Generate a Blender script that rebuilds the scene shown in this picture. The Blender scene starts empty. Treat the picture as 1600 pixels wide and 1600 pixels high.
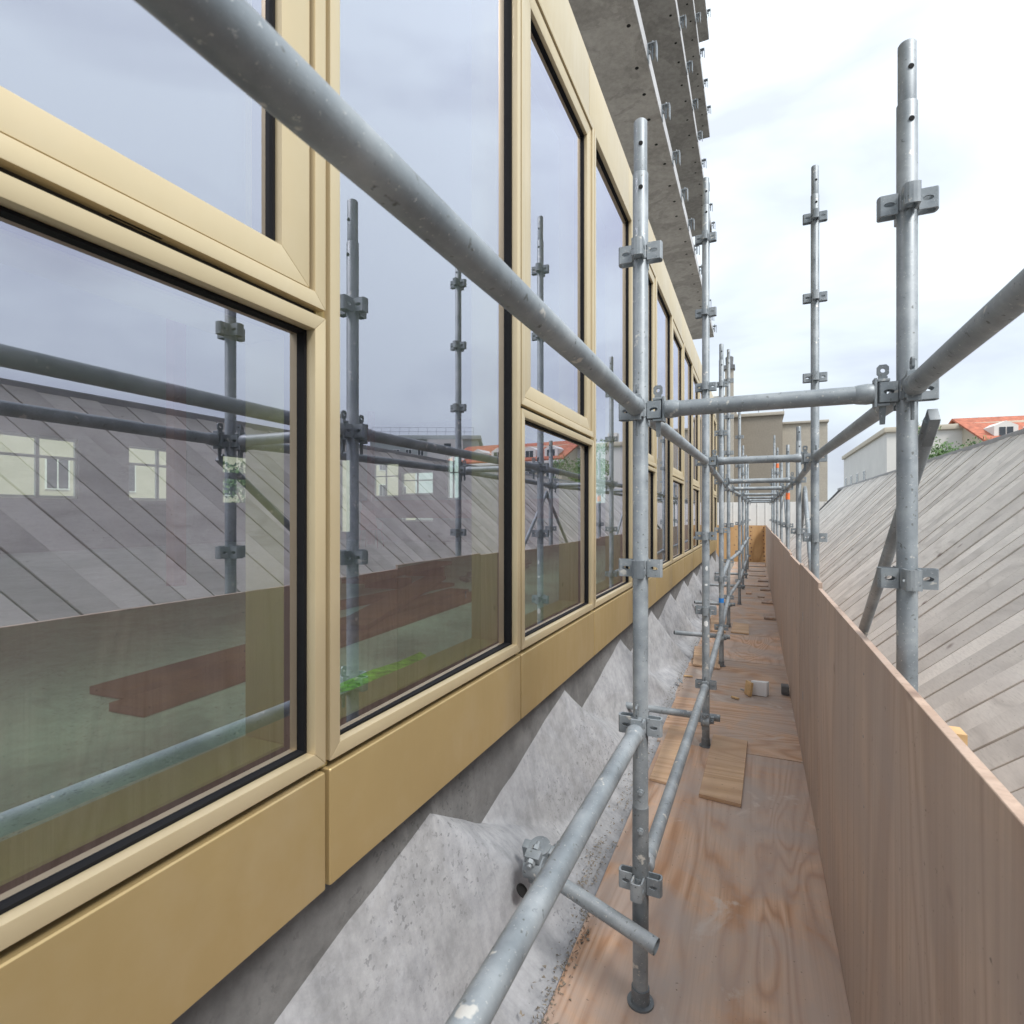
import bpy, bmesh, math, random
from mathutils import Vector, Matrix, noise
R = math.radians
rnd = random.Random(7)
S = bpy.context.scene
COL = S.collection

# ------------------------------------------------------------------ camera
YAW = math.atan(382 / 866.0)
cam_d = bpy.data.cameras.new('camera')
cam = bpy.data.objects.new('camera', cam_d); COL.objects.link(cam)
cam.location = (0, 0, 0)
cam.rotation_euler = (R(90), 0, YAW)
cam_d.sensor_width = 36.0
cam_d.sensor_fit = 'HORIZONTAL'
cam_d.lens = 36.0 * 866.0 / 1600.0
cam_d.shift_y = 4.0 / 1600.0
cam_d.clip_start = 0.02
cam_d.clip_end = 6000
cam_d.dof.use_dof = True
cam_d.dof.focus_distance = 2.6
cam_d.dof.aperture_fstop = 9.0
S.camera = cam

# ------------------------------------------------------------------ world, sun, exposure
SUN_ELEV, SUN_AZ = R(52), R(118)          # azimuth measured from +Y towards +X
w = bpy.data.worlds.new('World'); S.world = w; w.use_nodes = True
nt = w.node_tree; N = nt.nodes; L = nt.links
N.clear()
wout = N.new('ShaderNodeOutputWorld'); bg = N.new('ShaderNodeBackground')
sky = N.new('ShaderNodeTexSky'); sky.sky_type = 'NISHITA'; sky.sun_disc = False
sky.sun_elevation = SUN_ELEV; sky.sun_rotation = SUN_AZ
sky.air_density = 1.0; sky.dust_density = 2.0
tc = N.new('ShaderNodeTexCoord')
mp = N.new('ShaderNodeMapping'); mp.inputs['Scale'].default_value = (1.5, 1.5, 4.2)
mp.inputs['Location'].default_value = (3.1, 0.7, 0.4)
n1 = N.new('ShaderNodeTexNoise'); n1.inputs['Scale'].default_value = 1.35
n1.inputs['Detail'].default_value = 6; n1.inputs['Roughness'].default_value = 0.5
n1.inputs['Distortion'].default_value = 0.35
cr = N.new('ShaderNodeValToRGB')
cr.color_ramp.elements[0].position = 0.36; cr.color_ramp.elements[0].color = (0.265, 0.285, 0.330, 1)
cr.color_ramp.elements[1].position = 0.60; cr.color_ramp.elements[1].color = (0.385, 0.427, 0.447, 1)
sc = N.new('ShaderNodeVectorMath'); sc.operation = 'SCALE'; sc.inputs['Scale'].default_value = 9.6
mx = N.new('ShaderNodeMix'); mx.data_type = 'RGBA'; mx.inputs['Factor'].default_value = 0.9
L.new(tc.outputs['Generated'], mp.inputs['Vector']); L.new(mp.outputs[0], n1.inputs['Vector'])
L.new(n1.outputs['Fac'], cr.inputs['Fac'])
# an overcast sky is brighter overhead than at the horizon
sx = N.new('ShaderNodeSeparateXYZ'); gm = N.new('ShaderNodeMapRange'); L.new(tc.outputs['Generated'], sx.inputs[0]); L.new(sx.outputs['Z'], gm.inputs[0])
gm.inputs[1].default_value = 0.0; gm.inputs[2].default_value = 0.9; gm.inputs[3].default_value = 0.95; gm.inputs[4].default_value = 1.75
gs = N.new('ShaderNodeVectorMath'); gs.operation = 'SCALE'; L.new(cr.outputs['Color'], gs.inputs[0]); L.new(gm.outputs[0], gs.inputs['Scale'])
L.new(gs.outputs[0], sc.inputs[0])
L.new(sky.outputs[0], mx.inputs['A']); L.new(sc.outputs[0], mx.inputs['B'])
L.new(mx.outputs['Result'], bg.inputs['Color']); bg.inputs['Strength'].default_value = 0.1
L.new(bg.outputs[0], wout.inputs['Surface'])
sd = bpy.data.lights.new('sun', 'SUN'); sd.energy = 1.5; sd.angle = R(18); sd.color = (1, 0.965, 0.92)
sun = bpy.data.objects.new('sun', sd); COL.objects.link(sun)
sv = Vector((math.sin(SUN_AZ) * math.cos(SUN_ELEV), math.cos(SUN_AZ) * math.cos(SUN_ELEV), math.sin(SUN_ELEV)))
sun.rotation_euler = sv.to_track_quat('Z', 'Y').to_euler()
sun.location = sv * 30
S.view_settings.view_transform = 'Standard'; S.view_settings.look = 'None'
S.view_settings.exposure = 1.33; S.view_settings.gamma = 1.0; S.view_settings.use_curve_mapping = False
S.render.engine = 'CYCLES'
S.cycles.transparent_max_bounces = 16
S.cycles.max_bounces = 8

# ------------------------------------------------------------------ materials
def mat(name):
    m = bpy.data.materials.new(name); m.use_nodes = True
    return m, m.node_tree.nodes, m.node_tree.links, m.node_tree.nodes['Principled BSDF']

def ramp(N, stops):
    c = N.new('ShaderNodeValToRGB'); e = c.color_ramp.elements
    e[0].position, e[0].color = stops[0][0], (*stops[0][1], 1)
    e[1].position, e[1].color = stops[-1][0], (*stops[-1][1], 1)
    for p, col in stops[1:-1]:
        k = e.new(p); k.color = (*col, 1)
    return c

def coords(N, L, scale=(1, 1, 1), rnd_off=True, rot=(0, 0, 0)):
    t = N.new('ShaderNodeTexCoord'); m = N.new('ShaderNodeMapping')
    m.inputs['Scale'].default_value = scale; m.inputs['Rotation'].default_value = rot
    if rnd_off:
        oi = N.new('ShaderNodeObjectInfo'); vm = N.new('ShaderNodeVectorMath'); vm.operation = 'SCALE'
        cx = N.new('ShaderNodeCombineXYZ')
        for k in range(3): L.new(oi.outputs['Random'], cx.inputs[k])
        L.new(cx.outputs[0], vm.inputs[0]); vm.inputs['Scale'].default_value = 37.0
        ad = N.new('ShaderNodeVectorMath'); ad.operation = 'ADD'
        L.new(t.outputs['Object'], ad.inputs[0]); L.new(vm.outputs[0], ad.inputs[1])
        L.new(ad.outputs[0], m.inputs['Vector'])
    else:
        L.new(t.outputs['Object'], m.inputs['Vector'])
    return m.outputs[0]

def noise_n(N, L, vec, scale, detail=4, rough=0.55, dist=0.0):
    n = N.new('ShaderNodeTexNoise'); L.new(vec, n.inputs['Vector'])
    n.inputs['Scale'].default_value = scale; n.inputs['Detail'].default_value = detail
    n.inputs['Roughness'].default_value = rough; n.inputs['Distortion'].default_value = dist
    return n.outputs['Fac']

def mixc(N, L, a, b, fac, blend='MIX'):
    m = N.new('ShaderNodeMix'); m.data_type = 'RGBA'; m.blend_type = blend
    for sock, v in (('A', a), ('B', b)):
        if isinstance(v, tuple): m.inputs[sock].default_value = (*v, 1)
        else: L.new(v, m.inputs[sock])
    if isinstance(fac, (int, float)): m.inputs['Factor'].default_value = fac
    else: L.new(fac, m.inputs['Factor'])
    return m.outputs['Result']

def bump(N, L, b, h, strength, dist=0.01):
    k = N.new('ShaderNodeBump'); k.inputs['Strength'].default_value = strength
    k.inputs['Distance'].default_value = dist
    L.new(h, k.inputs['Height']); L.new(k.outputs[0], b.inputs['Normal'])

def plain(name, col, rough=0.6, metal=0.0, var=0.12, scale=6.0):
    m, N, L, b = mat(name)
    v = coords(N, L)
    f = noise_n(N, L, v, scale)
    lo = tuple(max(0, c * (1 - var)) for c in col); hi = tuple(c * (1 + var) for c in col)
    r = ramp(N, [(0.3, lo), (0.7, hi)]); L.new(f, r.inputs[0]); L.new(r.outputs[0], b.inputs['Base Color'])
    b.inputs['Roughness'].default_value = rough; b.inputs['Metallic'].default_value = metal
    return m

def galvanised(name='galvanised_steel', dark=1.0):
    m, N, L, b = mat(name)
    v = coords(N, L)
    a = noise_n(N, L, v, 9, 5, 0.6)
    r = ramp(N, [(0.3, tuple(dark * c for c in (0.18, 0.205, 0.225))), (0.52, tuple(dark * c for c in (0.27, 0.30, 0.32))), (0.72, tuple(dark * c for c in (0.38, 0.41, 0.43)))])
    L.new(a, r.inputs[0])
    s = noise_n(N, L, v, 150, 3, 0.7)
    sr = ramp(N, [(0.62, (0, 0, 0)), (0.72, (1, 1, 1))]); L.new(s, sr.inputs[0])
    c1 = mixc(N, L, r.outputs[0], (0.50, 0.515, 0.51), sr.outputs[0])
    d = noise_n(N, L, v, 75, 2, 0.5)
    dr = ramp(N, [(0.66, (0, 0, 0)), (0.74, (1, 1, 1))]); L.new(d, dr.inputs[0])
    c2 = mixc(N, L, c1, (0.12, 0.13, 0.13), dr.outputs[0])
    g = noise_n(N, L, v, 22, 3, 0.6)
    gr = ramp(N, [(0.66, (0, 0, 0)), (0.70, (0.8, 0.8, 0.8))]); L.new(g, gr.inputs[0])
    c3 = mixc(N, L, c2, (0.62, 0.60, 0.55), gr.outputs[0])
    L.new(c3, b.inputs['Base Color'])
    b.inputs['Metallic'].default_value = 0.28
    rr = ramp(N, [(0.3, (0.42,) * 3), (0.7, (0.62,) * 3)]); L.new(a, rr.inputs[0]); L.new(rr.outputs[0], b.inputs['Roughness'])
    bump(N, L, b, s, 0.12, 0.002)
    return m

def gold(name='gold_anodised', col=(0.565, 0.465, 0.29), metal=0.35, rough=0.40):
    m, N, L, b = mat(name)
    v = coords(N, L)
    f = noise_n(N, L, v, 2.5, 5)
    r = ramp(N, [(0.3, tuple(c * 0.95 for c in col)), (0.7, tuple(c * 1.04 for c in col))])
    L.new(f, r.inputs[0])
    dn = noise_n(N, L, coords(N, L, (1, 1, 1)), 5, 6, 0.6)      # thin film of site dust, in runs
    dr = ramp(N, [(0.5, (0, 0, 0)), (0.78, (0.12,) * 3)]); L.new(dn, dr.inputs[0])
    L.new(mixc(N, L, r.outputs[0], (0.56, 0.52, 0.46), dr.outputs[0]), b.inputs['Base Color'])
    b.inputs['Metallic'].default_value = metal
    v2 = coords(N, L, (1, 6, 1))
    g = noise_n(N, L, v2, 5, 4)
    rr = ramp(N, [(0.3, (rough - 0.04,) * 3), (0.7, (rough + 0.06,) * 3)]); L.new(g, rr.inputs[0]); L.new(rr.outputs[0], b.inputs['Roughness'])
    return m

def plywood(name, a, bb, stain, stain_amt=0.55, grain=(0.55, 2.6, 2.6), rings=16.0, white=0.0, line=0.70):
    m, N, L, b = mat(name)
    v = coords(N, L, grain)
    f = noise_n(N, L, v, 1.0, 2, 0.45, 0.6)
    mu = N.new('ShaderNodeMath'); mu.operation = 'MULTIPLY'; mu.inputs[1].default_value = rings; L.new(f, mu.inputs[0])
    fr = N.new('ShaderNodeMath'); fr.operation = 'PINGPONG'; fr.inputs[1].default_value = 1.0; L.new(mu.outputs[0], fr.inputs[0])
    mid = tuple((p + q) / 2 for p, q in zip(a, bb))
    r = ramp(N, [(0.0, tuple(c * (line * 0.7 + 0.3) for c in a)), (0.14, tuple(c * (line * 0.3 + 0.7) for c in a)), (0.45, mid), (1.0, bb)]); L.new(fr.outputs[0], r.inputs[0])
    fine = noise_n(N, L, coords(N, L, tuple(max(0.8, q * q * 8) for q in grain)), 2.0, 4, 0.65)
    c0 = mixc(N, L, r.outputs[0], tuple(c * 0.62 for c in a), 0.0)
    fm = N.new('ShaderNodeMapRange'); fm.inputs[1].default_value = 0.45; fm.inputs[2].default_value = 0.8
    fm.inputs[3].default_value = 0.0; fm.inputs[4].default_value = 0.55; L.new(fine, fm.inputs[0])
    c0 = mixc(N, L, r.outputs[0], tuple(c * 0.6 for c in a), fm.outputs[0])
    vs = coords(N, L)
    s = noise_n(N, L, vs, 1.7, 7, 0.62, 0.8)
    srr = ramp(N, [(0.42, (0, 0, 0)), (0.50, (stain_amt * 0.45,) * 3), (0.68, (stain_amt,) * 3)]); L.new(s, srr.inputs[0])
    c1 = mixc(N, L, c0, stain, srr.outputs[0])
    # knots and dirt specks
    vo = N.new('ShaderNodeTexVoronoi'); L.new(coords(N, L, (1.0, 1.0, 1.0)), vo.inputs['Vector']); vo.inputs['Scale'].default_value = 2.6
    kr = ramp(N, [(0.02, (0.85,) * 3), (0.085, (0, 0, 0))]); L.new(vo.outputs['Distance'], kr.inputs[0])
    c2 = mixc(N, L, c1, (0.13, 0.075, 0.06), kr.outputs[0])
    sp = noise_n(N, L, vs, 60, 2, 0.6)
    spr = ramp(N, [(0.70, (0, 0, 0)), (0.76, (0.75,) * 3)]); L.new(sp, spr.inputs[0])
    c3 = mixc(N, L, c2, (0.09, 0.075, 0.06), spr.outputs[0])
    if white > 0:
        wn = noise_n(N, L, coords(N, L), 2.3, 6, 0.65, 1.0)
        wr = ramp(N, [(0.60, (0, 0, 0)), (0.68, (white,) * 3)]); L.new(wn, wr.inputs[0])
        c3 = mixc(N, L, c3, (0.60, 0.53, 0.47), wr.outputs[0])
    du = noise_n(N, L, vs, 3.4, 7, 0.7)                       # trodden-in dust
    dur = ramp(N, [(0.42, (0.02,) * 3), (0.66, (0.42,) * 3)]); L.new(du, dur.inputs[0])
    c3 = mixc(N, L, c3, stain, dur.outputs[0])
    oi = N.new('ShaderNodeObjectInfo')
    hs = N.new('ShaderNodeHueSaturation'); L.new(c3, hs.inputs['Color'])
    mr = N.new('ShaderNodeMapRange'); mr.inputs[3].default_value = 0.86; mr.inputs[4].default_value = 1.12
    L.new(oi.outputs['Random'], mr.inputs[0]); L.new(mr.outputs[0], hs.inputs['Value'])
    L.new(hs.outputs[0], b.inputs['Base Color'])
    b.inputs['Roughness'].default_value = 0.72
    bump(N, L, b, fine, 0.25, 0.003)
    return m

def concrete(name, lo, hi, stain, pit=0.6, streak=None, stain_amt=0.5, streak_amt=0.5):
    m, N, L, b = mat(name)
    v = coords(N, L, rnd_off=False)
    f = noise_n(N, L, v, 1.6, 9, 0.68, 0.3)
    r = ramp(N, [(0.32, lo), (0.68, hi)]); L.new(f, r.inputs[0])
    s = noise_n(N, L, v, 1.1, 7, 0.62, 1.4)
    sr = ramp(N, [(0.50, (0, 0, 0)), (0.53, (stain_amt * 0.6,) * 3), (0.75, (stain_amt,) * 3)]); L.new(s, sr.inputs[0])
    c1 = mixc(N, L, r.outputs[0], stain, sr.outputs[0])
    mo = noise_n(N, L, v, 14, 5, 0.7)
    mor = ramp(N, [(0.35, tuple(c * 0.80 for c in lo)), (0.65, tuple(min(1, c * 1.12) for c in hi))]); L.new(mo, mor.inputs[0])
    c1 = mixc(N, L, c1, mor.outputs[0], 0.35)
    if streak:
        st = noise_n(N, L, coords(N, L, streak, rnd_off=False), 3.0, 5, 0.65)
        stt = ramp(N, [(0.45, (0, 0, 0)), (0.72, (streak_amt,) * 3)]); L.new(st, stt.inputs[0])
        c1 = mixc(N, L, c1, tuple(c * 0.62 for c in lo), stt.outputs[0])
    p = noise_n(N, L, coords(N, L, (1.3, 1, 1), rnd_off=False), 55, 2, 0.6)
    pr = ramp(N, [(0.60, (0, 0, 0)), (0.65, (pit,) * 3)]); L.new(p, pr.inputs[0])
    cl = noise_n(N, L, v, 2.6, 4, 0.6)          # pits appear in loose clusters
    clr = ramp(N, [(0.47, (0, 0, 0)), (0.60, (1, 1, 1))]); L.new(cl, clr.inputs[0])
    mul = N.new('ShaderNodeMath'); mul.operation = 'MULTIPLY'; L.new(pr.outputs[0], mul.inputs[0]); L.new(clr.outputs[0], mul.inputs[1])
    c2 = mixc(N, L, c1, tuple(c * 0.35 for c in lo), mul.outputs[0])
    L.new(c2, b.inputs['Base Color']); b.inputs['Roughness'].default_value = 0.85
    fb = noise_n(N, L, v, 26, 6, 0.65)
    ad = N.new('ShaderNodeMath'); ad.operation = 'SUBTRACT'; L.new(fb, ad.inputs[0]); L.new(mul.outputs[0], ad.inputs[1])
    bump(N, L, b, ad.outputs[0], 0.32, 0.007)
    return m

def glass(name, base=0.33, tint=(0.70, 0.82, 0.75), refl=(0.86, 0.89, 1.0), dust=0.012, top=1.0):
    m, N, L, b = mat(name); N.remove(b)
    out = N['Material Output']
    tr = N.new('ShaderNodeBsdfTransparent'); tr.inputs[0].default_value = (*tint, 1)
    gl = N.new('ShaderNodeBsdfGlossy'); gl.inputs['Color'].default_value = (*refl, 1); gl.inputs['Roughness'].default_value = 0.0
    fr = N.new('ShaderNodeFresnel'); ge = N.new('ShaderNodeNewGeometry'); io = N.new('ShaderNodeMapRange')
    io.inputs[3].default_value = 1.5; io.inputs[4].default_value = 1 / 1.5     # same curve on the inner side of the sheet
    L.new(ge.outputs['Backfacing'], io.inputs[0]); L.new(io.outputs[0], fr.inputs['IOR'])
    mr = N.new('ShaderNodeMapRange'); mr.inputs[1].default_value = 0.04; mr.inputs[2].default_value = 1.0
    mr.inputs[3].default_value = base; mr.inputs[4].default_value = 1.0
    bs = N.new('ShaderNodeMapRange'); bs.inputs[3].default_value = base; bs.inputs[4].default_value = 0.0   # only the outer face is coated
    tp = N.new('ShaderNodeMapRange'); tp.inputs[3].default_value = top; tp.inputs[4].default_value = 0.1
    L.new(ge.outputs['Backfacing'], tp.inputs[0]); L.new(tp.outputs[0], mr.inputs[4])
    L.new(ge.outputs['Backfacing'], bs.inputs[0]); L.new(bs.outputs[0], mr.inputs[3])
    L.new(fr.outputs[0], mr.inputs[0])
    # faint wavy distortion of the sheet
    v = coords(N, L); h = noise_n(N, L, v, 0.9, 1, 0.4)
    bp = N.new('ShaderNodeBump'); bp.inputs['Strength'].default_value = 0.02; bp.inputs['Distance'].default_value = 0.02
    L.new(h, bp.inputs['Height']); L.new(bp.outputs[0], gl.inputs['Normal'])
    mxs = N.new('ShaderNodeMixShader'); L.new(mr.outputs[0], mxs.inputs[0])
    L.new(tr.outputs[0], mxs.inputs[1]); L.new(gl.outputs[0], mxs.inputs[2])
    # dust streaks on the outside
    df = N.new('ShaderNodeBsdfDiffuse'); df.inputs[0].default_value = (0.55, 0.55, 0.53, 1)
    ds = noise_n(N, L, coords(N, L, (1, 9, 0.8)), 6, 5, 0.7)
    dr = ramp(N, [(0.5, (0.0,) * 3), (0.8, (dust,) * 3)]); L.new(ds, dr.inputs[0])
    mx2 = N.new('ShaderNodeMixShader'); L.new(dr.outputs[0], mx2.inputs[0])
    L.new(mxs.outputs[0], mx2.inputs[1]); L.new(df.outputs[0], mx2.inputs[2])
    L.new(mx2.outputs[0], out.inputs['Surface'])
    return m

M = {}
M['galv'] = galvanised()
M['galv_dark'] = galvanised('weathered_steel', 0.72)
M['gold'] = gold()
M['gold_panel'] = gold('gold_panel', (0.46, 0.342, 0.163), 0.42, 0.42)  # darker than the frames: shade from the hoarding is in the base colour
M['gold_in'] = gold('gold_inner_frame', (0.44, 0.36, 0.17), 0.35, 0.5)
M['rubber'] = plain('black_rubber', (0.008, 0.008, 0.009), 0.75)
M['rubber'].node_tree.nodes['Principled BSDF'].inputs['Specular IOR Level'].default_value = 0.2
M['black'] = plain('black_membrane', (0.014, 0.013, 0.012), 0.8)
M['glass'] = glass('coated_outer_glass', 0.47, (0.93, 0.97, 0.94), (0.88, 0.875, 1.0))
M['glass_low_e'] = glass('clear_inner_glass', 0.02, (0.92, 0.965, 0.93), (0.9, 0.9, 1.0), dust=0.0, top=0.22)
M['ply_floor'] = plywood('deck_plywood', (0.52, 0.295, 0.17), (0.63, 0.425, 0.295), (0.41, 0.35, 0.315), 0.9, (2.4, 0.36, 2.4), 40, 0.7, 0.76)
M['ply_across'] = plywood('deck_plywood_cross_grain', (0.52, 0.305, 0.18), (0.63, 0.435, 0.305), (0.42, 0.36, 0.325), 0.9, (0.6, 2.2, 2.4), 26, 0.8, 0.82)
M['ply_new'] = plywood('offcut_plywood', (0.56, 0.36, 0.21), (0.66, 0.47, 0.30), (0.42, 0.28, 0.20), 0.5, (0.4, 3.0, 2.4), 22, 0.0, 0.84)
M['ply_wall'] = plywood('hoarding_plywood', (0.44, 0.315, 0.24), (0.52, 0.39, 0.305), (0.38, 0.30, 0.255), 0.6, (2.4, 2.6, 0.35), 20, 0.0, 0.88)
M['ply_end'] = plywood('orange_plywood', (0.66, 0.39, 0.17), (0.74, 0.48, 0.24), (0.58, 0.32, 0.14), 0.4, (2.2, 2.2, 0.6), 7)
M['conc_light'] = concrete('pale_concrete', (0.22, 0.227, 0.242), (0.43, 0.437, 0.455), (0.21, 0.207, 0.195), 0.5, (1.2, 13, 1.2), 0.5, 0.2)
M['conc_dark'] = concrete('stained_shaded_concrete', (0.11, 0.11, 0.11), (0.20, 0.20, 0.198), (0.07, 0.07, 0.068), 0.6, (2.5, 3, 0.8), 0.6, 0.3)  # stains plus the shade under the sill panels, both put into the colour
M['conc_soffit'] = concrete('stained_soffit_concrete', (0.29, 0.28, 0.26), (0.42, 0.405, 0.38), (0.15, 0.143, 0.13), 0.2, None, 0.7)
M['conc_edge'] = concrete('slab_edge_concrete', (0.45, 0.45, 0.46), (0.58, 0.58, 0.58), (0.35, 0.35, 0.35), 0.4)
M['conc_floor'] = concrete('dusty_floor_concrete', (0.42, 0.47, 0.44), (0.58, 0.63, 0.60), (0.27, 0.285, 0.265), 0.9, None, 0.5)
M['conc_in'] = concrete('inner_concrete', (0.20, 0.19, 0.18), (0.28, 0.27, 0.255), (0.16, 0.15, 0.14), 0.4)
M['board'] = plywood('silvered_board', (0.68, 0.645, 0.60), (0.77, 0.74, 0.69), (0.60, 0.57, 0.54), 0.5, (3, 1, 3), 5)
M['render'] = concrete('beige_render', (0.265, 0.232, 0.188), (0.30, 0.265, 0.215), (0.25, 0.22, 0.18), 0.1, None, 0.35)
M['render_light'] = concrete('pale_and_sunlit_render', (0.40, 0.36, 0.30), (0.46, 0.42, 0.35), (0.38, 0.34, 0.29), 0.1, None, 0.3)  # pale trim colour, also carries the sunlight on the wing
M['white'] = plain('white_sheet', (0.80, 0.79, 0.76), 0.5, var=0.03)
M['whitewall'] = plain('white_render', (0.68, 0.66, 0.62), 0.8, var=0.05, scale=0.6)
M['greywall'] = plain('grey_green_render', (0.42, 0.45, 0.43), 0.8, var=0.06, scale=0.4)
M['cream'] = plain('cream_render', (0.56, 0.50, 0.40), 0.8, var=0.06, scale=0.5)
M['tile'] = plain('red_roof_tile', (0.36, 0.115, 0.065), 0.8, var=0.3, scale=3)
M['zinc'] = plain('zinc_sheet', (0.36, 0.38, 0.41), 0.5, var=0.1)
M['win'] = plain('far_window_glass', (0.05, 0.06, 0.07), 0.12, var=0.2)
M['wood_red'] = plywood('red_brown_plank', (0.20, 0.085, 0.055), (0.29, 0.135, 0.09), (0.13, 0.07, 0.05), 0.5, (3, 0.5, 3), 6)
M['primer'] = plain('red_primer_steel', (0.30, 0.085, 0.065), 0.6)
M['chair'] = plain('red_plastic', (0.42, 0.07, 0.06), 0.45)
M['orange'] = plain('orange_tape', (0.85, 0.20, 0.06), 0.5)
M['blue'] = plain('blue_tape', (0.03, 0.22, 0.62), 0.5)
M['paint'] = plain('white_paint_smear', (0.74, 0.76, 0.76), 0.7)
M['lime'] = plain('lime_spray_paint', (0.30, 0.62, 0.07), 0.8, var=0.6, scale=25)
M['foam'] = plain('white_foam', (0.82, 0.83, 0.84), 0.6, var=0.02)
M['lightwood'] = plain('pale_softwood', (0.60, 0.40, 0.20), 0.7, var=0.15, scale=30)
M['gravel'] = plain('gritty_debris', (0.22, 0.19, 0.15), 0.9, var=0.5, scale=60)
M['hole'] = plain('dark_hole', (0.006, 0.006, 0.006), 0.9)
M['stone'] = plain('grey_block', (0.16, 0.165, 0.17), 0.9, var=0.3, scale=20)
M['ground'] = plain('street_asphalt', (0.12, 0.12, 0.115), 0.9, var=0.25, scale=0.2)
M['bark'] = plain('bark', (0.10, 0.075, 0.055), 0.9, var=0.3, scale=5)

def leaf_mat():
    m, N, L, b = mat('leaf')
    v = coords(N, L, rnd_off=False)
    f = noise_n(N, L, v, 1.4, 3)
    r = ramp(N, [(0.3, (0.035, 0.085, 0.018)), (0.7, (0.10, 0.19, 0.045))]); L.new(f, r.inputs[0])
    L.new(r.outputs[0], b.inputs['Base Color']); b.inputs['Roughness'].default_value = 0.6
    return m
M['leaf'] = leaf_mat()

# ------------------------------------------------------------------ mesh helpers
class MB:
    def __init__(s): s.v = []; s.f = []
    def add(s, vs, fs):
        o = len(s.v); s.v += [tuple(p) for p in vs]; s.f += [tuple(i + o for i in q) for q in fs]
    def hexa(s, p):
        s.add(p, [(0, 3, 2, 1), (4, 5, 6, 7), (0, 1, 5, 4), (1, 2, 6, 5), (2, 3, 7, 6), (3, 0, 4, 7)])
    def box(s, x0, x1, y0, y1, z0, z1):
        s.hexa([(x0, y0, z0), (x1, y0, z0), (x1, y1, z0), (x0, y1, z0), (x0, y0, z1), (x1, y0, z1), (x1, y1, z1), (x0, y1, z1)])
    def obox(s, c, ux, uy, uz, a, b, d):      # oriented box, half sizes a,b,d
        c = Vector(c); P = []
        for k in (-1, 1):
            for i, j in ((-1, -1), (1, -1), (1, 1), (-1, 1)):
                P.append(c + ux * a * i + uy * b * j + uz * d * k)
        s.hexa(P)
    def tube(s, p, q, r, n=20, r2=None, caps=True):
        p = Vector(p); q = Vector(q); d = (q - p).normalized(); r2 = r if r2 is None else r2
        a = d.orthogonal().normalized(); b = d.cross(a)
        vs = []
        for c, rr in ((p, r), (q, r2)):
            for i in range(n):
                t = 2 * math.pi * i / n; vs.append(c + (a * math.cos(t) + b * math.sin(t)) * rr)
        fs = [(i, (i + 1) % n, n + (i + 1) % n, n + i) for i in range(n)]
        if caps: fs += [tuple(range(n - 1, -1, -1)), tuple(range(n, 2 * n))]
        s.add(vs, fs)
    def lathe(s, prof, n=24, axis=(0, 0, 1), o=(0, 0, 0)):
        d = Vector(axis).normalized(); a = d.orthogonal().normalized(); b = d.cross(a); o = Vector(o)
        vs = []
        for h, r in prof:
            for i in range(n):
                t = 2 * math.pi * i / n; vs.append(o + d * h + (a * math.cos(t) + b * math.sin(t)) * r)
        fs = []
        for k in range(len(prof) - 1):
            for i in range(n):
                fs.append((k * n + i, k * n + (i + 1) % n, (k + 1) * n + (i + 1) % n, (k + 1) * n + i))
        fs += [tuple(range(n - 1, -1, -1)), tuple(range((len(prof) - 1) * n, len(prof) * n))]
        s.add(vs, fs)
    def prism(s, poly, ext):
        n = len(poly); e = Vector(ext); P = [Vector(p) for p in poly]
        s.add(P + [p + e for p in P], [tuple(range(n - 1, -1, -1)), tuple(range(n, 2 * n))] + [(i, (i + 1) % n, n + (i + 1) % n, n + i) for i in range(n)])
    def ring_plate(s, o, u, v, t, a, b, ea, eb, n=16):
        """plate a x b (half sizes) in the u,v plane, thickness vector t, with an oval hole of half sizes ea, eb"""
        o, u, v, t = Vector(o), Vector(u), Vector(v), Vector(t)
        out, inn = [], []
        for i in range(n):
            th = 2 * math.pi * i / n; cx, sy = math.cos(th), math.sin(th)
            k = 1 / max(abs(cx), abs(sy)); out.append(o + u * a * cx * k + v * b * sy * k)
            inn.append(o + u * ea * cx + v * eb * sy)
        vs = out + inn + [p + t for p in out] + [p + t for p in inn]
        fs = []
        for i in range(n):
            j = (i + 1) % n
            fs += [(i, j, n + j, n + i), (2 * n + i, 3 * n + i, 3 * n + j, 2 * n + j), (i, 2 * n + i, 2 * n + j, j), (n + i, n + j, 3 * n + j, 3 * n + i)]
        s.add(vs, fs)
    def mesh(s, name, m, smooth=True, bevel=0, segs=2, angle=35, merge=False, relax=0):
        me = bpy.data.meshes.new(name); me.from_pydata(s.v, [], s.f)
        bm = bmesh.new(); bm.from_mesh(me)
        if merge: bmesh.ops.remove_doubles(bm, verts=bm.verts, dist=1e-5)
        for _ in range(relax):
            inner = [v for v in bm.verts if not v.is_boundary]
            bmesh.ops.smooth_vert(bm, verts=inner, factor=0.5, use_axis_x=True, use_axis_y=True, use_axis_z=True)
        bmesh.ops.recalc_face_normals(bm, faces=bm.faces)
        if bevel:
            es = [e for e in bm.edges if len(e.link_faces) == 2 and e.calc_face_angle(0) > R(30)]
            bmesh.ops.bevel(bm, geom=es, offset=bevel, segments=segs, profile=0.6, affect='EDGES', clamp_overlap=True)
        bm.to_mesh(me); bm.free()
        if smooth:
            me.polygons.foreach_set('use_smooth', [True] * len(me.polygons))
            me.set_sharp_from_angle(angle=R(angle))
        me.materials.append(M[m]); me.update()
        return me
    def build(s, name, m, parent=None, loc=(0, 0, 0), **k):
        return obj(name, s.mesh(name, m, **k), parent, loc)

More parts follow.
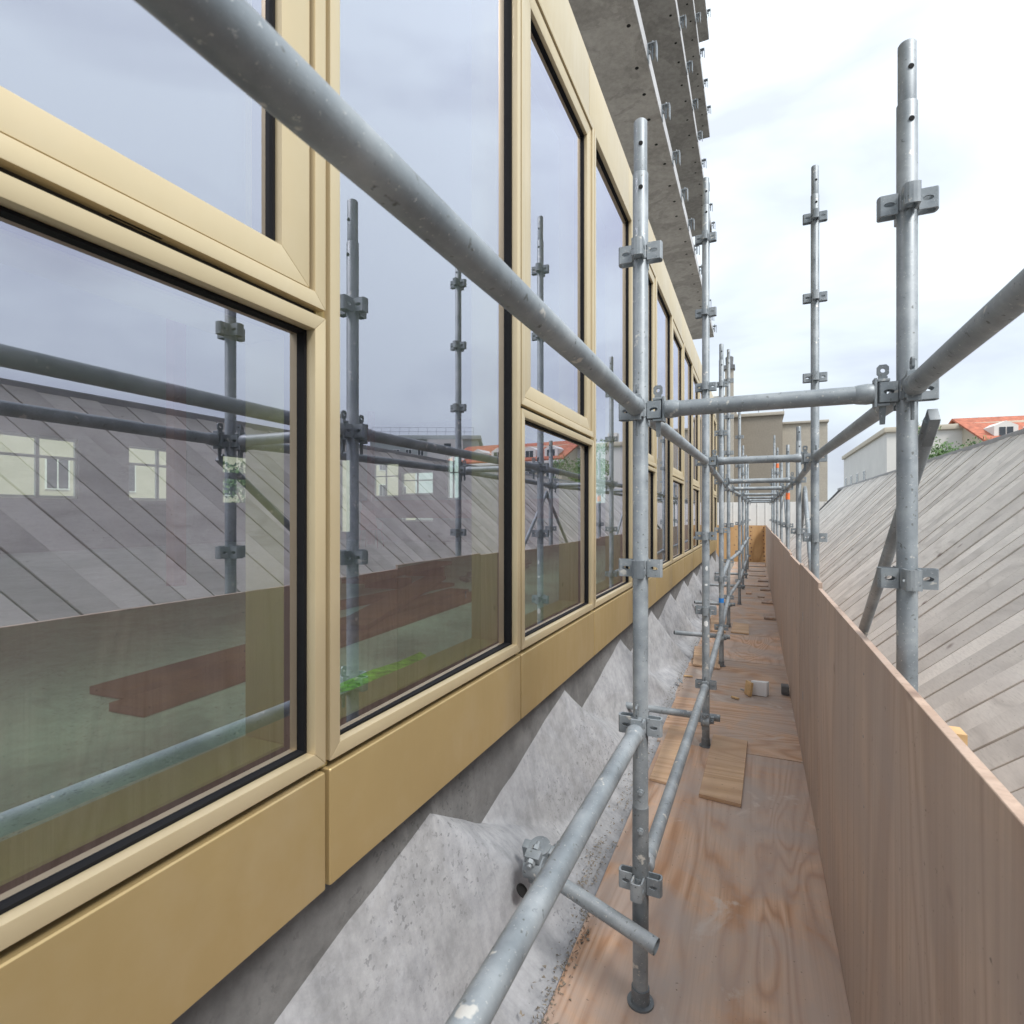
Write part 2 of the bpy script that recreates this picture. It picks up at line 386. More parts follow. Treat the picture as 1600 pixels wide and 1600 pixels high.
def obj(name, me, parent=None, loc=(0, 0, 0), rz=0.0):
    o = bpy.data.objects.new(name, me); COL.objects.link(o)
    o.location = loc; o.rotation_euler = (0, 0, rz)
    if parent: o.parent = parent
    return o
def tag(o, label=None, cat=None, group=None, kind=None):
    if label: o['label'] = label
    if cat: o['category'] = cat
    if group: o['group'] = group
    if kind: o['kind'] = kind
    return o
def empty(name, loc, label=None, cat=None, group=None, kind=None, rz=0.0):
    return tag(obj(name, None, None, loc, rz), label, cat, group, kind)
ORD = ['first', 'second', 'third', 'fourth', 'fifth', 'sixth', 'seventh', 'eighth', 'ninth', 'tenth', 'eleventh', 'twelfth', 'thirteenth', 'fourteenth', 'fifteenth', 'sixteenth']
FLOOR = -1.557

# ------------------------------------------------------------------ ground
g = MB(); g.box(-1500, 1500, -1500, 1500, -6.4, -6.0)
tag(g.build('ground', 'ground', smooth=False), 'grey street level ground far below the scaffold', None, None, 'structure')

# ------------------------------------------------------------------ the building with the gold windows
B = empty('office_building', (0, 0, 0), 'grey concrete building with a long row of gold framed windows', 'building')
MOD = 1.105; Y1 = 0.961; KS = list(range(-1, 13))
XF, XB = -0.87, -0.895               # face of the frames, back of their front lip
def mitred(mb, y0, y1, z0, z1, wd, xf, xb, wt=None, wb=None):
    wt = wd if wt is None else wt; wb = wd if wb is None else wb
    o = [(y0, z0), (y1, z0), (y1, z1), (y0, z1)]
    i = [(y0 + wd, z0 + wb), (y1 - wd, z0 + wb), (y1 - wd, z1 - wt), (y0 + wd, z1 - wt)]
    for k in range(4):
        j = (k + 1) % 4
        q = [o[k], o[j], i[j], i[k]]
        mb.hexa([(xb, *q[0]), (xb, *q[1]), (xb, *q[2]), (xb, *q[3]), (xf, *q[0]), (xf, *q[1]), (xf, *q[2]), (xf, *q[3])])
def window_meshes(z0, z1, sash=False):
    """meshes for one window between y 0.007 and MOD-0.007"""
    y0, y1 = 0.007, MOD - 0.007; D = {}
    f = MB(); mitred(f, y0, y1, z0, z1, 0.032, XF, XB); D['window'] = f.mesh('window', 'gold', bevel=0.0016)
    a, b, c, d = y0 + 0.034, y1 - 0.034, z0 + 0.034, z1 - 0.034
    if sash:
        s = MB(); mitred(s, a + 0.006, b - 0.006, c + 0.004, d - 0.006, 0.076, -0.878, -0.90, wb=0.058); D['sash'] = s.mesh('sash', 'gold', bevel=0.002)
        k = MB(); mitred(k, y0 + 0.028, y1 - 0.028, z0 + 0.028, z1 - 0.028, 0.03, -0.90, -0.955); D['slot'] = k.mesh('gasket', 'black', smooth=False)
        a, b, c, d = a + 0.084, b - 0.084, c + 0.064, d - 0.084
        gk = MB(); mitred(gk, a - 0.004, b + 0.004, c - 0.004, d + 0.004, 0.008, -0.8965, -0.955); D['gasket'] = gk.mesh('gasket', 'rubber')
        for nm, xx, mt_ in (('pane', -0.907, 'glass'), ('pane_in', -0.944, 'glass_low_e')):
            p = MB(); p.box(xx - 0.006, xx, a - 0.002, b + 0.002, c - 0.002, d + 0.002); D[nm] = p.mesh('pane', mt_, smooth=False)
    else:
        gk = MB(); mitred(gk, y0 + 0.018, y1 - 0.018, z0 + 0.018, z1 - 0.018, 0.019, XB - 0.001, -0.955); D['gasket'] = gk.mesh('gasket', 'rubber')
        for nm, xx, mt_ in (('pane', -0.907, 'glass'), ('pane_in', -0.944, 'glass_low_e')):
            p = MB(); p.box(xx - 0.006, xx, y0 + 0.03, y1 - 0.03, z0 + 0.03, z1 - 0.03); D[nm] = p.mesh('pane', mt_, smooth=False)
    r = MB(); mitred(r, y0 - 0.004, y1 + 0.004, z0 + 0.002, z1 - 0.002, 0.040, -0.957, -1.075); D['inner_frame'] = r.mesh('inner_frame', 'gold_in', bevel=0.002)
    return D
W_FIX = window_meshes(-0.550, 2.272)
W_LOW = window_meshes(-0.550, 0.432)
W_UP = window_meshes(0.449, 2.272, True)
def place_window(D, y, lean=0.0):
    wn = obj('window', D['window'], B, (0, y, 0))
    for nm in ('pane', 'pane_in', 'gasket', 'slot', 'sash', 'inner_frame'):
        if nm in D:
            o = obj({'slot': 'gasket', 'pane_in': 'pane'}.get(nm, nm), D[nm], wn)
        else: continue
        if nm == 'pane' and lean:            # panes never sit perfectly parallel
            cx, cy = -0.907, 0.04; fwd_ = 0.006 if lean > 0.01 else 0.0
            o.rotation_euler = (0, 0, lean)
            o.location = (fwd_ + cx - (cx * math.cos(lean) - cy * math.sin(lean)), cy - (cx * math.sin(lean) + cy * math.cos(lean)), 0)
    return wn
sill = MB(); sill.box(-0.955, XF, 0.006, MOD - 0.006, -0.8305, -0.568)
SILL = sill.mesh('sill_panel', 'gold_panel', bevel=0.007, segs=3)
fas = MB(); fas.box(-0.96, -0.90, 0.002, MOD - 0.002, 2.290, 2.690)
FAS = fas.mesh('fascia_panel', 'gold', bevel=0.002)
up = MB(); up.box(-1.05, -0.889, -0.018, 0.018, -0.565, 2.29)
POST = up.mesh('mullion_core', 'gold_in', smooth=False)
tr_ = MB(); tr_.box(-1.04, -0.893, 0.02, MOD - 0.02, 0.425, 0.456)
TRN = tr_.mesh('transom_core', 'black', smooth=False)
drain = MB(); drain.box(-0.889, -0.884, 0.66, 0.74, 0.4485, 0.4515)
DRN = drain.mesh('drain_slot', 'black', smooth=False)
for k in KS:
    y = Y1 + (k - 1) * MOD
    if k % 2:
        place_window(W_FIX, y, R(0.6) if k == 1 else R(rnd.uniform(-0.08, 0.08)))
    else:
        place_window(W_LOW, y); wu = place_window(W_UP, y)
        obj('drain_slot', DRN, wu)
        obj('transom_core', TRN, B, (0, y, 0))
    obj('sill_panel', SILL, B, (0, y, 0)); obj('fascia_panel', FAS, B, (0, y, 0)); obj('mullion_core', POST, B, (0, y, 0))
yE = Y1 + (KS[-1]) * MOD; yS = Y1 + (KS[0] - 1) * MOD
obj('mullion_core', POST, B, (0, yE, 0))
m = MB(); m.box(-1.0, -0.902, yS, yE, -0.60, -0.536); m.build('black_membrane', 'black', B, smooth=False)
m = MB(); m.box(-1.03, -0.962, yS, yE, -0.90, -0.601); m.build('black_membrane', 'black', B, smooth=False)
m = MB(); m.box(-0.99, -0.93, yS, yE, 2.274, 2.72); m.build('black_membrane', 'black', B, smooth=False)

# folded concrete apron under the windows
PER = 1.349; A0 = 1.508
def disp(p, amp=0.006):
    return Vector(p) + Vector((noise.noise(Vector(p) * 6.0) * amp, 0, noise.noise(Vector(p) * 6.0 + Vector((9, 3, 1))) * amp))
def grid_quad(mb, a, b, c, d, nu, nv):
    a, b, c, d = map(Vector, (a, b, c, d)); vs = []; fs = []
    for j in range(nv + 1):
        for i in range(nu + 1):
            u, v = i / nu, j / nv
            vs.append(disp(a * (1 - u) * (1 - v) + b * u * (1 - v) + c * u * v + d * (1 - u) * v))
    for j in range(nv):
        for i in range(nu):
            o = j * (nu + 1) + i; fs.append((o, o + 1, o + nu + 2, o + nu + 1))
    mb.add(vs, fs)
ap = MB(); wl = MB()
for n in range(-3, 10):
    a = A0 + n * PER
    A = (-0.950, a, -0.950); V = (-1.0, a + 0.45, -1.225); A2 = (-0.950, a + PER, -0.950)
    Bp = (-0.69, a + 0.60, -1.515); B2 = (-0.69, a + 0.60 + PER, -1.515); Bm = (-0.85, a + 0.97, -1.465)
    grid_quad(ap, A, V, Bm, Bp, 10, 14)
    grid_quad(ap, V, A2, B2, Bm, 18, 14)
    for (p_, q_, nn_) in ((Bp, Bm, 10), (Bm, B2, 18)):
        e1, e2 = (-0.655, p_[1], -1.560), (-0.655, q_[1], -1.560)
        grid_quad(ap, p_, q_, e2, e1, nn_, 4)
        grid_quad(ap, e1, e2, (-0.45, q_[1], -1.615), (-0.45, p_[1], -1.615), nn_, 3)
    tA, tV, tA2 = (-0.985, A[1], -0.82), (-1.015, V[1], -0.82), (-0.985, A2[1], -0.82)
    grid_quad(wl, A, tA, tV, V, 4, 6); grid_quad(wl, V, tV, tA2, A2, 4, 10)
ap.build('concrete_apron', 'conc_light', B, merge=True, angle=60, relax=1)
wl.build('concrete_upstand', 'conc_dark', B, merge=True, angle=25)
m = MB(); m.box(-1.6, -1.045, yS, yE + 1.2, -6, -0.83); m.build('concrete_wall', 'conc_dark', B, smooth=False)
m = MB(); m.box(-1.4, -0.905, yE + 0.02, yE + 0.3, -1.5, 2.69); m.build('concrete_wall', 'conc_in', B, smooth=False)

# concrete ledges over the windows with steel clips
clip = MB()
clip.box(0, 0.006, -0.022, 0.022, -0.05, 0.035); clip.box(0, 0.055, -0.022, 0.022, 0.035, 0.041)
clip.box(0.049, 0.055, -0.022, 0.022, -0.055, 0.035); clip.tube((0.028, 0, -0.05), (0.028, 0, 0.06), 0.006, 8)
clip.tube((0.0, 0, 0.0), (0.018, 0, 0.0), 0.011, 6)
CLIP = clip.mesh('bracket', 'galv', smooth=False)
th_ = MB(); th_.tube((0, 0, 0), (0, 0, 0.01), 0.011, 9); TIEH = th_.mesh('tie_hole', 'hole', smooth=False)
for n, (z, xr) in enumerate(((4.28, -0.938), (6.80, -0.983), (9.13, -1.032), (11.5, -1.05))):
    m = MB(); m.box(-4.5, xr - 0.006, -8, 14.2, z, z + 0.14)
    led = m.build('concrete_ledge', 'conc_soffit', B, smooth=False)
    m = MB(); m.box(xr - 0.006, xr, -8, 14.196, z + 0.006, z + 0.143); m.build('ledge_edge', 'conc_edge', led, smooth=False)
    y = 3.6 + 0.2 * n
    while y < 14.0:
        obj('bracket', CLIP, led, (xr, y, z + 0.07)).scale = (1.59, 1.59, 1.59); y += 0.848
    for k in range(26):
        if n < 3: obj('tie_hole', TIEH, led, (xr - 0.08 - rnd.random() * 0.05, 3.2 + k * 0.42 + rnd.uniform(-.05, .05), z - 0.0015)).scale = (1.7, 1.7, 1)
m = MB(); m.box(-5.0, -4.0, -8, 14.15, 2.96, 14.0); m.build('upper_wall', 'conc_in', B, smooth=False)

# interior seen through the glass
IZ = -0.80
m = MB(); m.box(-14.2, -1.08, -5, 14.25, IZ - 0.2, IZ); m.build('interior_floor', 'conc_floor', B, smooth=False)
m = MB(); m.box(-14.2, -1.0, -5, 14.25, 2.75, 2.95); m.build('interior_ceiling', 'whitewall', B, smooth=False)
m = MB(); m.box(-1.10, -1.045, -5, 14.25, IZ + 0.002, -0.56); m.build('inner_upstand', 'conc_in', B, smooth=False)
def wall_open(name, axis, pos, a0, a1, z0, z1, openings, th=0.2, material='conc_in'):
    """wall along an axis with rectangular openings, made of full height piers and pieces above / below the openings"""
    mb = MB(); cur = a0
    def bx(u0, u1, w0, w1):
        if u1 - u0 < 1e-4 or w1 - w0 < 1e-4: return
        if axis == 'x': mb.box(u0, u1, pos, pos + th, w0, w1)
        else: mb.box(pos - th, pos, u0, u1, w0, w1)
    for (u0, u1, spans) in sorted(openings):
        bx(cur, u0, z0, z1); zz = z0
        for s0, s1 in spans:
            bx(u0, u1, zz, s0); zz = s1
        bx(u0, u1, zz, z1); cur = u1
    bx(cur, a1, z0, z1)
    return mb.build(name, material, B, smooth=False)
ow = [(-12.3, -11.84, ((-0.55, 1.75),)), (-10.96, -9.98, ((0.55, 1.58),)), (-9.90, -8.75, ((-0.21, 0.21), (0.60, 1.29))), (-8.30, -7.88, ((0.45, 1.72),)), (-5.8, -4.65, ((0.0, 0.2),)), (-3.9, -2.9, ((0.3, 1.9),))]
wall_open('end_wall', 'x', 14.05, -14.2, -1.4, IZ - 0.1, 2.74, ow)
wall_open('back_wall', 'y', -14.0, -5, 14.25, IZ - 0.1, 2.74, [(-4.5, 4.6, ((-0.2, 2.3),)), (6.0, 7.5, ((0.35, 1.7),)), (8.6, 10.1, ((0.35, 1.7),)), (11.2, 12.16, ((0.35, 1.05), (1.22, 1.7)))])  # widest opening enlarged to let more daylight into the room
wall_open('side_wall', 'x', -5.0, -14.2, -1.4, IZ - 0.1, 2.74, [(-13.5, -2, ((-0.2, 2.5),))])  # unseen opening, made this wide to brighten the room behind the glass
for (u0, u1, sp) in ow[1:5]:
    for (s0, s1) in sp:
        m = MB()
        for x in (u0 + 0.02, (u0 + u1) / 2, u1 - 0.02): m.box(x - 0.02, x + 0.02, 14.10, 14.14, s0, s1)
        m.box(u0, u1, 14.105, 14.135, s0, s0 + 0.04); m.box(u0, u1, 14.105, 14.135, s1 - 0.04, s1)
        m.box(u0, u1, 14.105, 14.135, s0 + (s1 - s0) * 0.6, s0 + (s1 - s0) * 0.6 + 0.03)
        m.build('inner_window_frame', 'white', B, smooth=False)
for (u0, u1, z0_, z1_) in ((-4.5, 4.6, -0.2, 2.3), (6.0, 7.5, 0.35, 1.7), (8.6, 10.1, 0.35, 1.7)):
    m = MB(); nn = 6 if u1 - u0 > 4 else 2
    for k in range(nn + 1):
        yy = u0 + (u1 - u0) * k / nn; m.box(-14.13, -14.07, yy - 0.035, yy + 0.035, z0_, z1_)
    for zz in (z0_ + 0.035, z0_ + 0.9, z1_ - 0.035): m.box(-14.12, -14.08, u0, u1, zz - 0.03, zz + 0.03)
    m.build('inner_window_frame', 'white', B, smooth=False)
for (x, y) in ((-5.2, 11.6), (-9.4, 12.0), (-6.0, 4.2)):
    m = MB(); m.box(x - .07, x + .07, y - .07, y + .07, IZ + 0.001, 2.749); m.build('steel_column', 'primer', B, smooth=False)
m = MB(); m.box(-11.0, -4.6, 13.6, 13.75, -0.1, 0.42); m.build('steel_beam', 'primer', B, smooth=False)

# ------------------------------------------------------------------ things on the interior floor
def board(name, p, q, wd, th, z, mt, label, cat, group=None, tilt=0.0):
    p = Vector((*p, 0)); q = Vector((*q, 0)); d = q - p; L_ = d.length
    o = empty(name, (p.x, p.y, z), None, None, None, None, math.atan2(d.y, d.x)) if False else None
    mb = MB(); mb.box(0, L_, -wd / 2, wd / 2, 0, th)
    o = mb.build(name, mt, None, (p.x, p.y, z), bevel=0.003)
    o.rotation_euler = (0, -tilt, math.atan2(d.y, d.x))
    return tag(o, label, cat, group)
GL = 'planks piled on the interior floor'
board('plank', (-2.30, 1.4), (-2.52, 5.2), 0.20, 0.035, IZ + 0.003, 'wood_red', 'long red brown plank nearest the glass in the indoor pile', 'plank', GL)
board('plank', (-2.60, 1.5), (-2.80, 5.0), 0.22, 0.035, IZ + 0.003, 'wood_red', 'red brown plank lying flat, second from the glass', 'plank', GL)
board('plank', (-2.45, 2.9), (-3.45, 5.6), 0.24, 0.035, IZ + 0.042, 'wood_red', 'red brown plank lying askew across the top of the indoor pile', 'plank', GL)
board('plank', (-3.30, 3.4), (-3.20, 5.4), 0.24, 0.035, IZ + 0.003, 'wood_red', 'dark red brown plank under the askew plank in the indoor pile', 'plank', GL)
board('plank', (-3.62, 4.35), (-3.95, 6.6), 0.26, 0.04, IZ + 0.12, 'wood_red', 'red brown plank farthest from the glass, raised at the back of the pile', 'plank', GL)
board('timber_bearer', (-3.9, 4.9), (-3.4, 5.0), 0.09, 0.115, IZ + 0.003, 'wood_red', 'short timber bearer holding up the rearmost indoor plank', 'timber')
board('timber_bearer', (-4.2, 6.1), (-3.7, 6.2), 0.09, 0.115, IZ + 0.003, 'wood_red', 'short timber bearer under the far end of the rearmost plank', 'timber')
k = 0
for (x, z) in ((-3.02, 0.026), (-3.09, 0.026), (-3.16, 0.026), (-3.055, 0.068), (-3.125, 0.068)):
    m = MB(); r0 = 0.03
    pr = [(0, 0.029), (0.0, 0.024), (0.03, 0.024)]
    m.tube((0, 0, 0), (0, 1.9, 0), 0.026, 14)
    o = m.build('steel_pipe', 'galv_dark', None, (x - 0.1, 5.75 + 0.06 * k, IZ + z + 0.003))
    tag(o, ('%s grey pipe of the stack beside the indoor planks' % ['bottom right', 'bottom middle', 'bottom left', 'upper right', 'upper left'][k]), 'pipe', 'pipes stacked on the interior floor'); k += 1
m = MB()
pts = [(-1.74, 1.90), (-1.66, 2.05), (-1.63, 2.25), (-1.65, 2.42), (-1.70, 2.66), (-1.78, 2.72), (-1.77, 2.5), (-1.80, 2.3), (-1.79, 2.05)]
m.prism([(x, y, IZ + 0.004) for x, y in pts], (0, 0, 0.002))
tag(m.build('paint_mark', 'lime', None, smooth=False), 'lime green spray paint streak on the indoor concrete floor', 'paint mark')
# red chair far inside
ch = empty('chair', (-8.6, 11.0, IZ), 'red plastic chair standing far inside the room', 'chair', rz=R(200))
m = MB(); m.box(-0.22, 0.22, -0.22, 0.22, 0.43, 0.455); m.build('seat', 'chair', ch, bevel=0.01)
m = MB(); m.hexa([(-0.21, 0.19, 0.46), (0.21, 0.19, 0.46), (0.21, 0.215, 0.46), (-0.21, 0.215, 0.46), (-0.17, 0.29, 0.90), (0.17, 0.29, 0.90), (0.17, 0.31, 0.90), (-0.17, 0.31, 0.90)]); m.build('backrest', 'chair', ch, bevel=0.008)
for sx in (-1, 1):
    for sy in (-1, 1):
        m = MB(); m.tube((sx * 0.18, sy * 0.18, 0.43), (sx * 0.23, sy * 0.24, 0.0), 0.011, 8); m.build('leg', 'primer', ch)
    m = MB(); m.tube((sx * 0.23, -0.16, 0.62), (sx * 0.21, 0.24, 0.66), 0.012, 8); m.tube((sx * 0.23, -0.16, 0.62), (sx * 0.215, -0.18, 0.44), 0.010, 8); m.build('armrest', 'primer', ch)

# ------------------------------------------------------------------ scaffold
ZN = {1: 0.330, 2: 0.357, 3: 0.339, 4: 0.355}
def z0(i): return ZN.get(i, 0.347)
PY = {0: -0.37, 1: 1.785, 2: 3.94, 3: 6.09, 4: 8.24, 5: 10.40, 6: 12.52, 7: 14.70, 8: 16.85}
PX = {0: -0.345, 1: -0.339, 2: -0.312, 3: -0.331, 4: -0.355, 5: -0.270, 6: -0.258, 7: -0.235, 8: -0.22}
OX = {i: 0.365 + 0.004 * i for i in range(9)}; OX[2] = 0.335
TOP = {0: (1.9, 2.1), 1: (1.088, 1.255), 2: (2.08, 2.262), 3: (1.59, 1.755), 4: (2.15, 2.29), 5: (1.72, 1.90), 6: (1.28, 1.44), 7: (1.30, 1.45), 8: (1.30, 1.45)}
OTOP = {0: (1.1, 1.25), 1: (1.1, 1.26), 2: (2.0, 2.18), 3: (0.72, 0.86), 4: (0.75, 0.93), 5: (0.8, 0.98), 6: (1.20, 1.36), 7: (1.72, 1.90), 8: (1.1, 1.26)}
RT = 0.02415
# connector: four strap loops round the tube, each side plate with an oval hole
cn = MB()
for k in range(4):
    u = Vector((math.cos(k * math.pi / 2), math.sin(k * math.pi / 2), 0)); t = Vector((-u.y, u.x, 0)); zz = Vector((0, 0, 1))
    for sgn in (-1, 1):
        tv = t * (0.005 * sgn)
        cn.ring_plate(u * 0.043 + t * (0.013 * sgn), u, zz, tv, 0.020, 0.027, 0.0125, 0.0065, 16)
    n = 7; P = []
    for i in range(n):                       # rounded outer end of the strap
        th = -math.pi / 2 + math.pi * i / (n - 1)
        P.append((u * (0.061 + 0.008 * math.cos(th)) + t * (0.018 * math.sin(th)), u * (0.057 + 0.0065 * math.cos(th)) + t * (0.013 * math.sin(th))))
    for i in range(n - 1):
        q = [P[i][0], P[i + 1][0], P[i + 1][1], P[i][1]]
        cn.hexa([p - zz * 0.027 for p in q] + [p + zz * 0.027 for p in q])
cn.lathe([(-0.020, RT - 0.001), (-0.020, 0.0268), (0.020, 0.0268), (0.020, RT - 0.001)], 20)
CONN = cn.mesh('connector', 'galv', angle=30)
bolt = MB(); bolt.tube((0, 0, 0), (0, -0.007, 0), 0.011, 6); bolt.tube((0, -0.007, 0), (0, -0.014, 0), 0.006, 10)
BOLT = bolt.mesh('bolt', 'galv', smooth=False)
bh = MB(); bh.tube((0, 0, 0), (0, -0.004, 0), 0.0068, 14)
BHOLE = bh.mesh('bolt_hole', 'hole', smooth=False)
foot = MB(); foot.lathe([(0, 0.042), (0.006, 0.042), (0.006, 0.030), (0.012, 0.0285), (0.05, 0.0285), (0.05, 0.024)], 20)
FOOT = foot.mesh('foot', 'galv_dark')

def post(i, outer):
    X = OX[i] if outer else PX[i]; zt, zs = (OTOP if outer else TOP)[i]; zn = z0(i)
    row = 'outer row behind the plywood hoarding' if outer else 'inner row beside the windows'
    extra = {(1, 0): 'nearest tall galvanised scaffold post, in the middle of the view', (2, 0): 'second galvanised scaffold post of the inner row, rising highest beside the ledges'}
    lab = extra.get((i, int(outer)), '%s galvanised scaffold post of the %s' % (ORD[i - 1] if i else 'closest', row))
    base = FLOOR if not outer else -1.60
    p = empty('scaffold_post', (X, PY[i], base), lab, 'scaffold post', 'scaffold posts of the ' + ('outer row' if outer else 'inner row'))
    m = MB(); t0 = zt - base; t1 = zs - base
    m.lathe([(0.004, RT), (t0 - 0.003, RT), (t0, RT - 0.002)], 28); m.build('tube', 'galv', p)
    m = MB(); m.lathe([(t0 + 0.001, 0.0212), (t1 - 0.004, 0.0212), (t1, 0.0185), (t1 - 0.0005, 0.0165), (t1 - 0.03, 0.016)], 28); m.build('spigot', 'galv', p)
    kk = -3
    while zn + kk * 0.5 < zt - 0.05:
        c = obj('connector', CONN, p, (0, 0, zn + kk * 0.5 - base)); c.rotation_euler = (0, 0, rnd.uniform(-0.05, 0.05)); kk += 1
    for dz in (-0.055, 0.085):
        h = obj('bolt_hole', BHOLE, p, (0.0, 0, t0 + dz)); rr = (RT if dz < 0 else 0.0212) - 0.0027
        ang = math.atan2(PY[i], X) ; h.rotation_euler = (0, 0, 0.23); h.location = (math.sin(0.23) * rr, -math.cos(0.23) * rr, t0 + dz)
    obj('foot', FOOT, p)
    return p, base
for i in range(0, 9):
    p, base = post(i, False)
    if i == 1:      # joint sleeve with two bolts low on the nearest post
        zj = -0.93
        m = MB(); m.lathe([(zj - 0.40 - base, RT + 0.0002), (zj - 0.40 - base, 0.0256), (zj - base, 0.0256), (zj - base, RT + 0.0002)], 28); m.build('joint_sleeve', 'galv_dark', p)
        for dz, r_ in ((0.055, RT), (-0.066, 0.0256)):
            b = obj('bolt', BOLT, p); b.rotation_euler = (0, 0, 0.2); b.location = (math.sin(0.2) * r_, -math.cos(0.2) * r_, zj + dz - base)
    if i == 2:
        for (dz, a, s1, s2) in ((-0.36, 0.25, 0.008, 0.016), (-0.47, 0.15, 0.009, 0.008), (-0.73, 0.1, 0.013, 0.020)):
            m = MB(); n = 7
            for q in range(n):
                th = a - s1 / RT + 2 * s1 / RT * q / (n - 1); th2 = a - s1 / RT + 2 * s1 / RT * (q + 1) / (n - 1)
                h = s2 * math.sqrt(max(0.05, 1 - ((q + 0.5) / (n / 2) - 1) ** 2)) * rnd.uniform(0.75, 1.1)
                if q < n - 1:
                    e = [(math.sin(t_) * rr, -math.cos(t_) * rr) for t_, rr in ((th, RT + 0.0002), (th2, RT + 0.0002), (th2, RT + 0.0008), (th, RT + 0.0008))]
                    m.hexa([(x, y, dz - h - base) for x, y in e] + [(x, y, dz + h - base) for x, y in e])
            m.build('paint_smear', 'paint', p, smooth=False)
    if i == 3:
        m = MB(); m.lathe([(-0.905 - base, RT), (-0.905 - base, RT + 0.0012), (-0.86 - base, RT + 0.0012), (-0.86 - base, RT)], 24); m.build('tape', 'blue', p)
for i in range(0, 9):
    p, base = post(i, True)
    if i in (4, 6):
        za = 0.20 if i == 4 else 0.95
        m = MB(); m.lathe([(za - base, RT), (za - base, RT + 0.0012), (za + 0.09 - base, RT + 0.0012), (za + 0.09 - base, RT)], 24); m.build('tape', 'orange', p)

# ledgers and transoms: a tube with a wedge head at both ends
hd = MB()     # head at the origin, the tube leaves along +X; the loop is at -X
hd.lathe([(0.012, 0.020), (0.016, 0.027), (0.030, 0.0285), (0.052, 0.0262), (0.060, RT)], 20, axis=(1, 0, 0))
hd.box(-0.022, 0.0075, -0.013, 0.013, 0.0295, 0.037); hd.box(-0.022, 0.0075, -0.013, 0.013, -0.037, -0.0295)
hd.box(0.008, 0.015, -0.016, 0.016, -0.040, 0.040)
HEAD = hd.mesh('wedge_head', 'galv', bevel=0.0012, segs=1)
wg = MB(); wg.hexa([(-0.012, -0.003, -0.085), (0.000, -0.003, -0.085), (0.000, 0.003, -0.085), (-0.012, 0.003, -0.085), (-0.018, -0.003, 0.045), (0.004, -0.003, 0.045), (0.004, 0.003, 0.045), (-0.018, 0.003, 0.045)])
wg.ring_plate((-0.007, -0.003, 0.061), (1, 0, 0), (0, 0, 1), (0, 0.006, 0), 0.014, 0.016, 0.006, 0.006, 12)
WEDGE = wg.mesh('wedge', 'galv_dark', smooth=False)
def ledger(name, p, q, label, cat, group):
    p, q = Vector(p), Vector(q); d = q - p; L_ = d.length; u = d.normalized(); inset = 0.062
    o = tag(obj(name, None, None, p), label, cat, group)
    o.rotation_euler = u.to_track_quat('X', 'Z').to_euler()
    m = MB(); m.tube((inset + 0.05, 0, 0), (L_ - inset - 0.05, 0, 0), RT, 28); m.build('tube', 'galv', o)
    for x, rz in ((inset, 0), (L_ - inset, math.pi)):
        obj('wedge_head', HEAD, o, (x, 0, 0), rz); obj('wedge', WEDGE, o, (x, 0, 0), rz)
    return o
GR = {'u': 'upper ledgers along the inner posts', 'l': 'lower ledgers along the inner posts', 'o': 'upper ledgers along the outer posts', 't': 'transoms across the walkway'}
def lp(i, z, outer=False): return ((OX if outer else PX)[i], PY[i], z0(i) + z)
for i in range(0, 8):
    lab = 'thick blurred galvanised ledger sloping down from the top left corner' if i == 0 else 'upper galvanised ledger of the inner row between its %s and %s posts' % (ORD[i - 1], ORD[i])
    ledger('scaffold_ledger', lp(i, 0), lp(i + 1, 0), lab, 'scaffold tube', GR['u'])
    labo = 'outer upper ledger closest to the camera, right of the walkway' if i == 0 else 'upper galvanised ledger of the outer row between its %s and %s posts' % (ORD[i - 1], ORD[i])
    ledger('scaffold_ledger', lp(i, 0, True), lp(i + 1, 0, True), labo, 'scaffold tube', GR['o'])
ledger('scaffold_ledger', lp(0, -1.0), lp(1, -1.0), 'near galvanised lower ledger running out of the bottom of the view', 'scaffold tube', GR['l'])
ledger('scaffold_ledger', lp(1, -1.5), lp(2, -1.5), 'speckled lower ledger slanting over the plywood between the two nearest posts', 'scaffold tube', GR['l'])
for i in range(2, 8):
    ledger('scaffold_ledger', lp(i, -1.5), lp(i + 1, -1.5), 'lowest galvanised ledger of the inner row between its %s and %s posts' % (ORD[i - 1], ORD[i]), 'scaffold tube', GR['l'])
    if i > 2: ledger('scaffold_ledger', lp(i, -1.0), lp(i + 1, -1.0), 'middle galvanised ledger of the inner row between its %s and %s posts' % (ORD[i - 1], ORD[i]), 'scaffold tube', GR['l'])
for i in range(0, 9):
    lab = {0: 'transom across the walkway beside the camera', 1: 'nearest transom crossing the view to the right edge'}.get(i, '%s transom across the walkway, counted from the nearest' % ORD[i - 1])
    ledger('scaffold_transom', lp(i, 0), lp(i, 0, True), lab, 'scaffold tube', GR['t'])
def brace(a, b, label):
    o = tag(obj('scaffold_brace', None, None, a), label, 'scaffold brace', 'diagonal braces of the outer row')
    d = Vector(b) - Vector(a)
    m = MB(); m.tube((0, 0, 0), d, 0.019, 16); m.build('tube', 'galv', o)
    u = d.normalized()
    for c in (u * 0.03, d - u * 0.03):
        m = MB(); m.obox(c, u, Vector((1, 0, 0)), u.cross(Vector((1, 0, 0))).normalized(), 0.05, 0.012, 0.021); m.build('end_plate', 'galv_dark', o, bevel=0.002)
for a, b, nm in ((1, 2, 'first'), (3, 2, 'second'), (3, 4, 'third'), (5, 4, 'fourth')):
    brace((OX[a] + 0.055, PY[a], 0.25), (OX[b] + 0.055, PY[b], -1.45), '%s diagonal brace of the outer row, between its %s and %s posts' % (nm, ORD[min(a, b) - 1], ORD[max(a, b) - 1]))

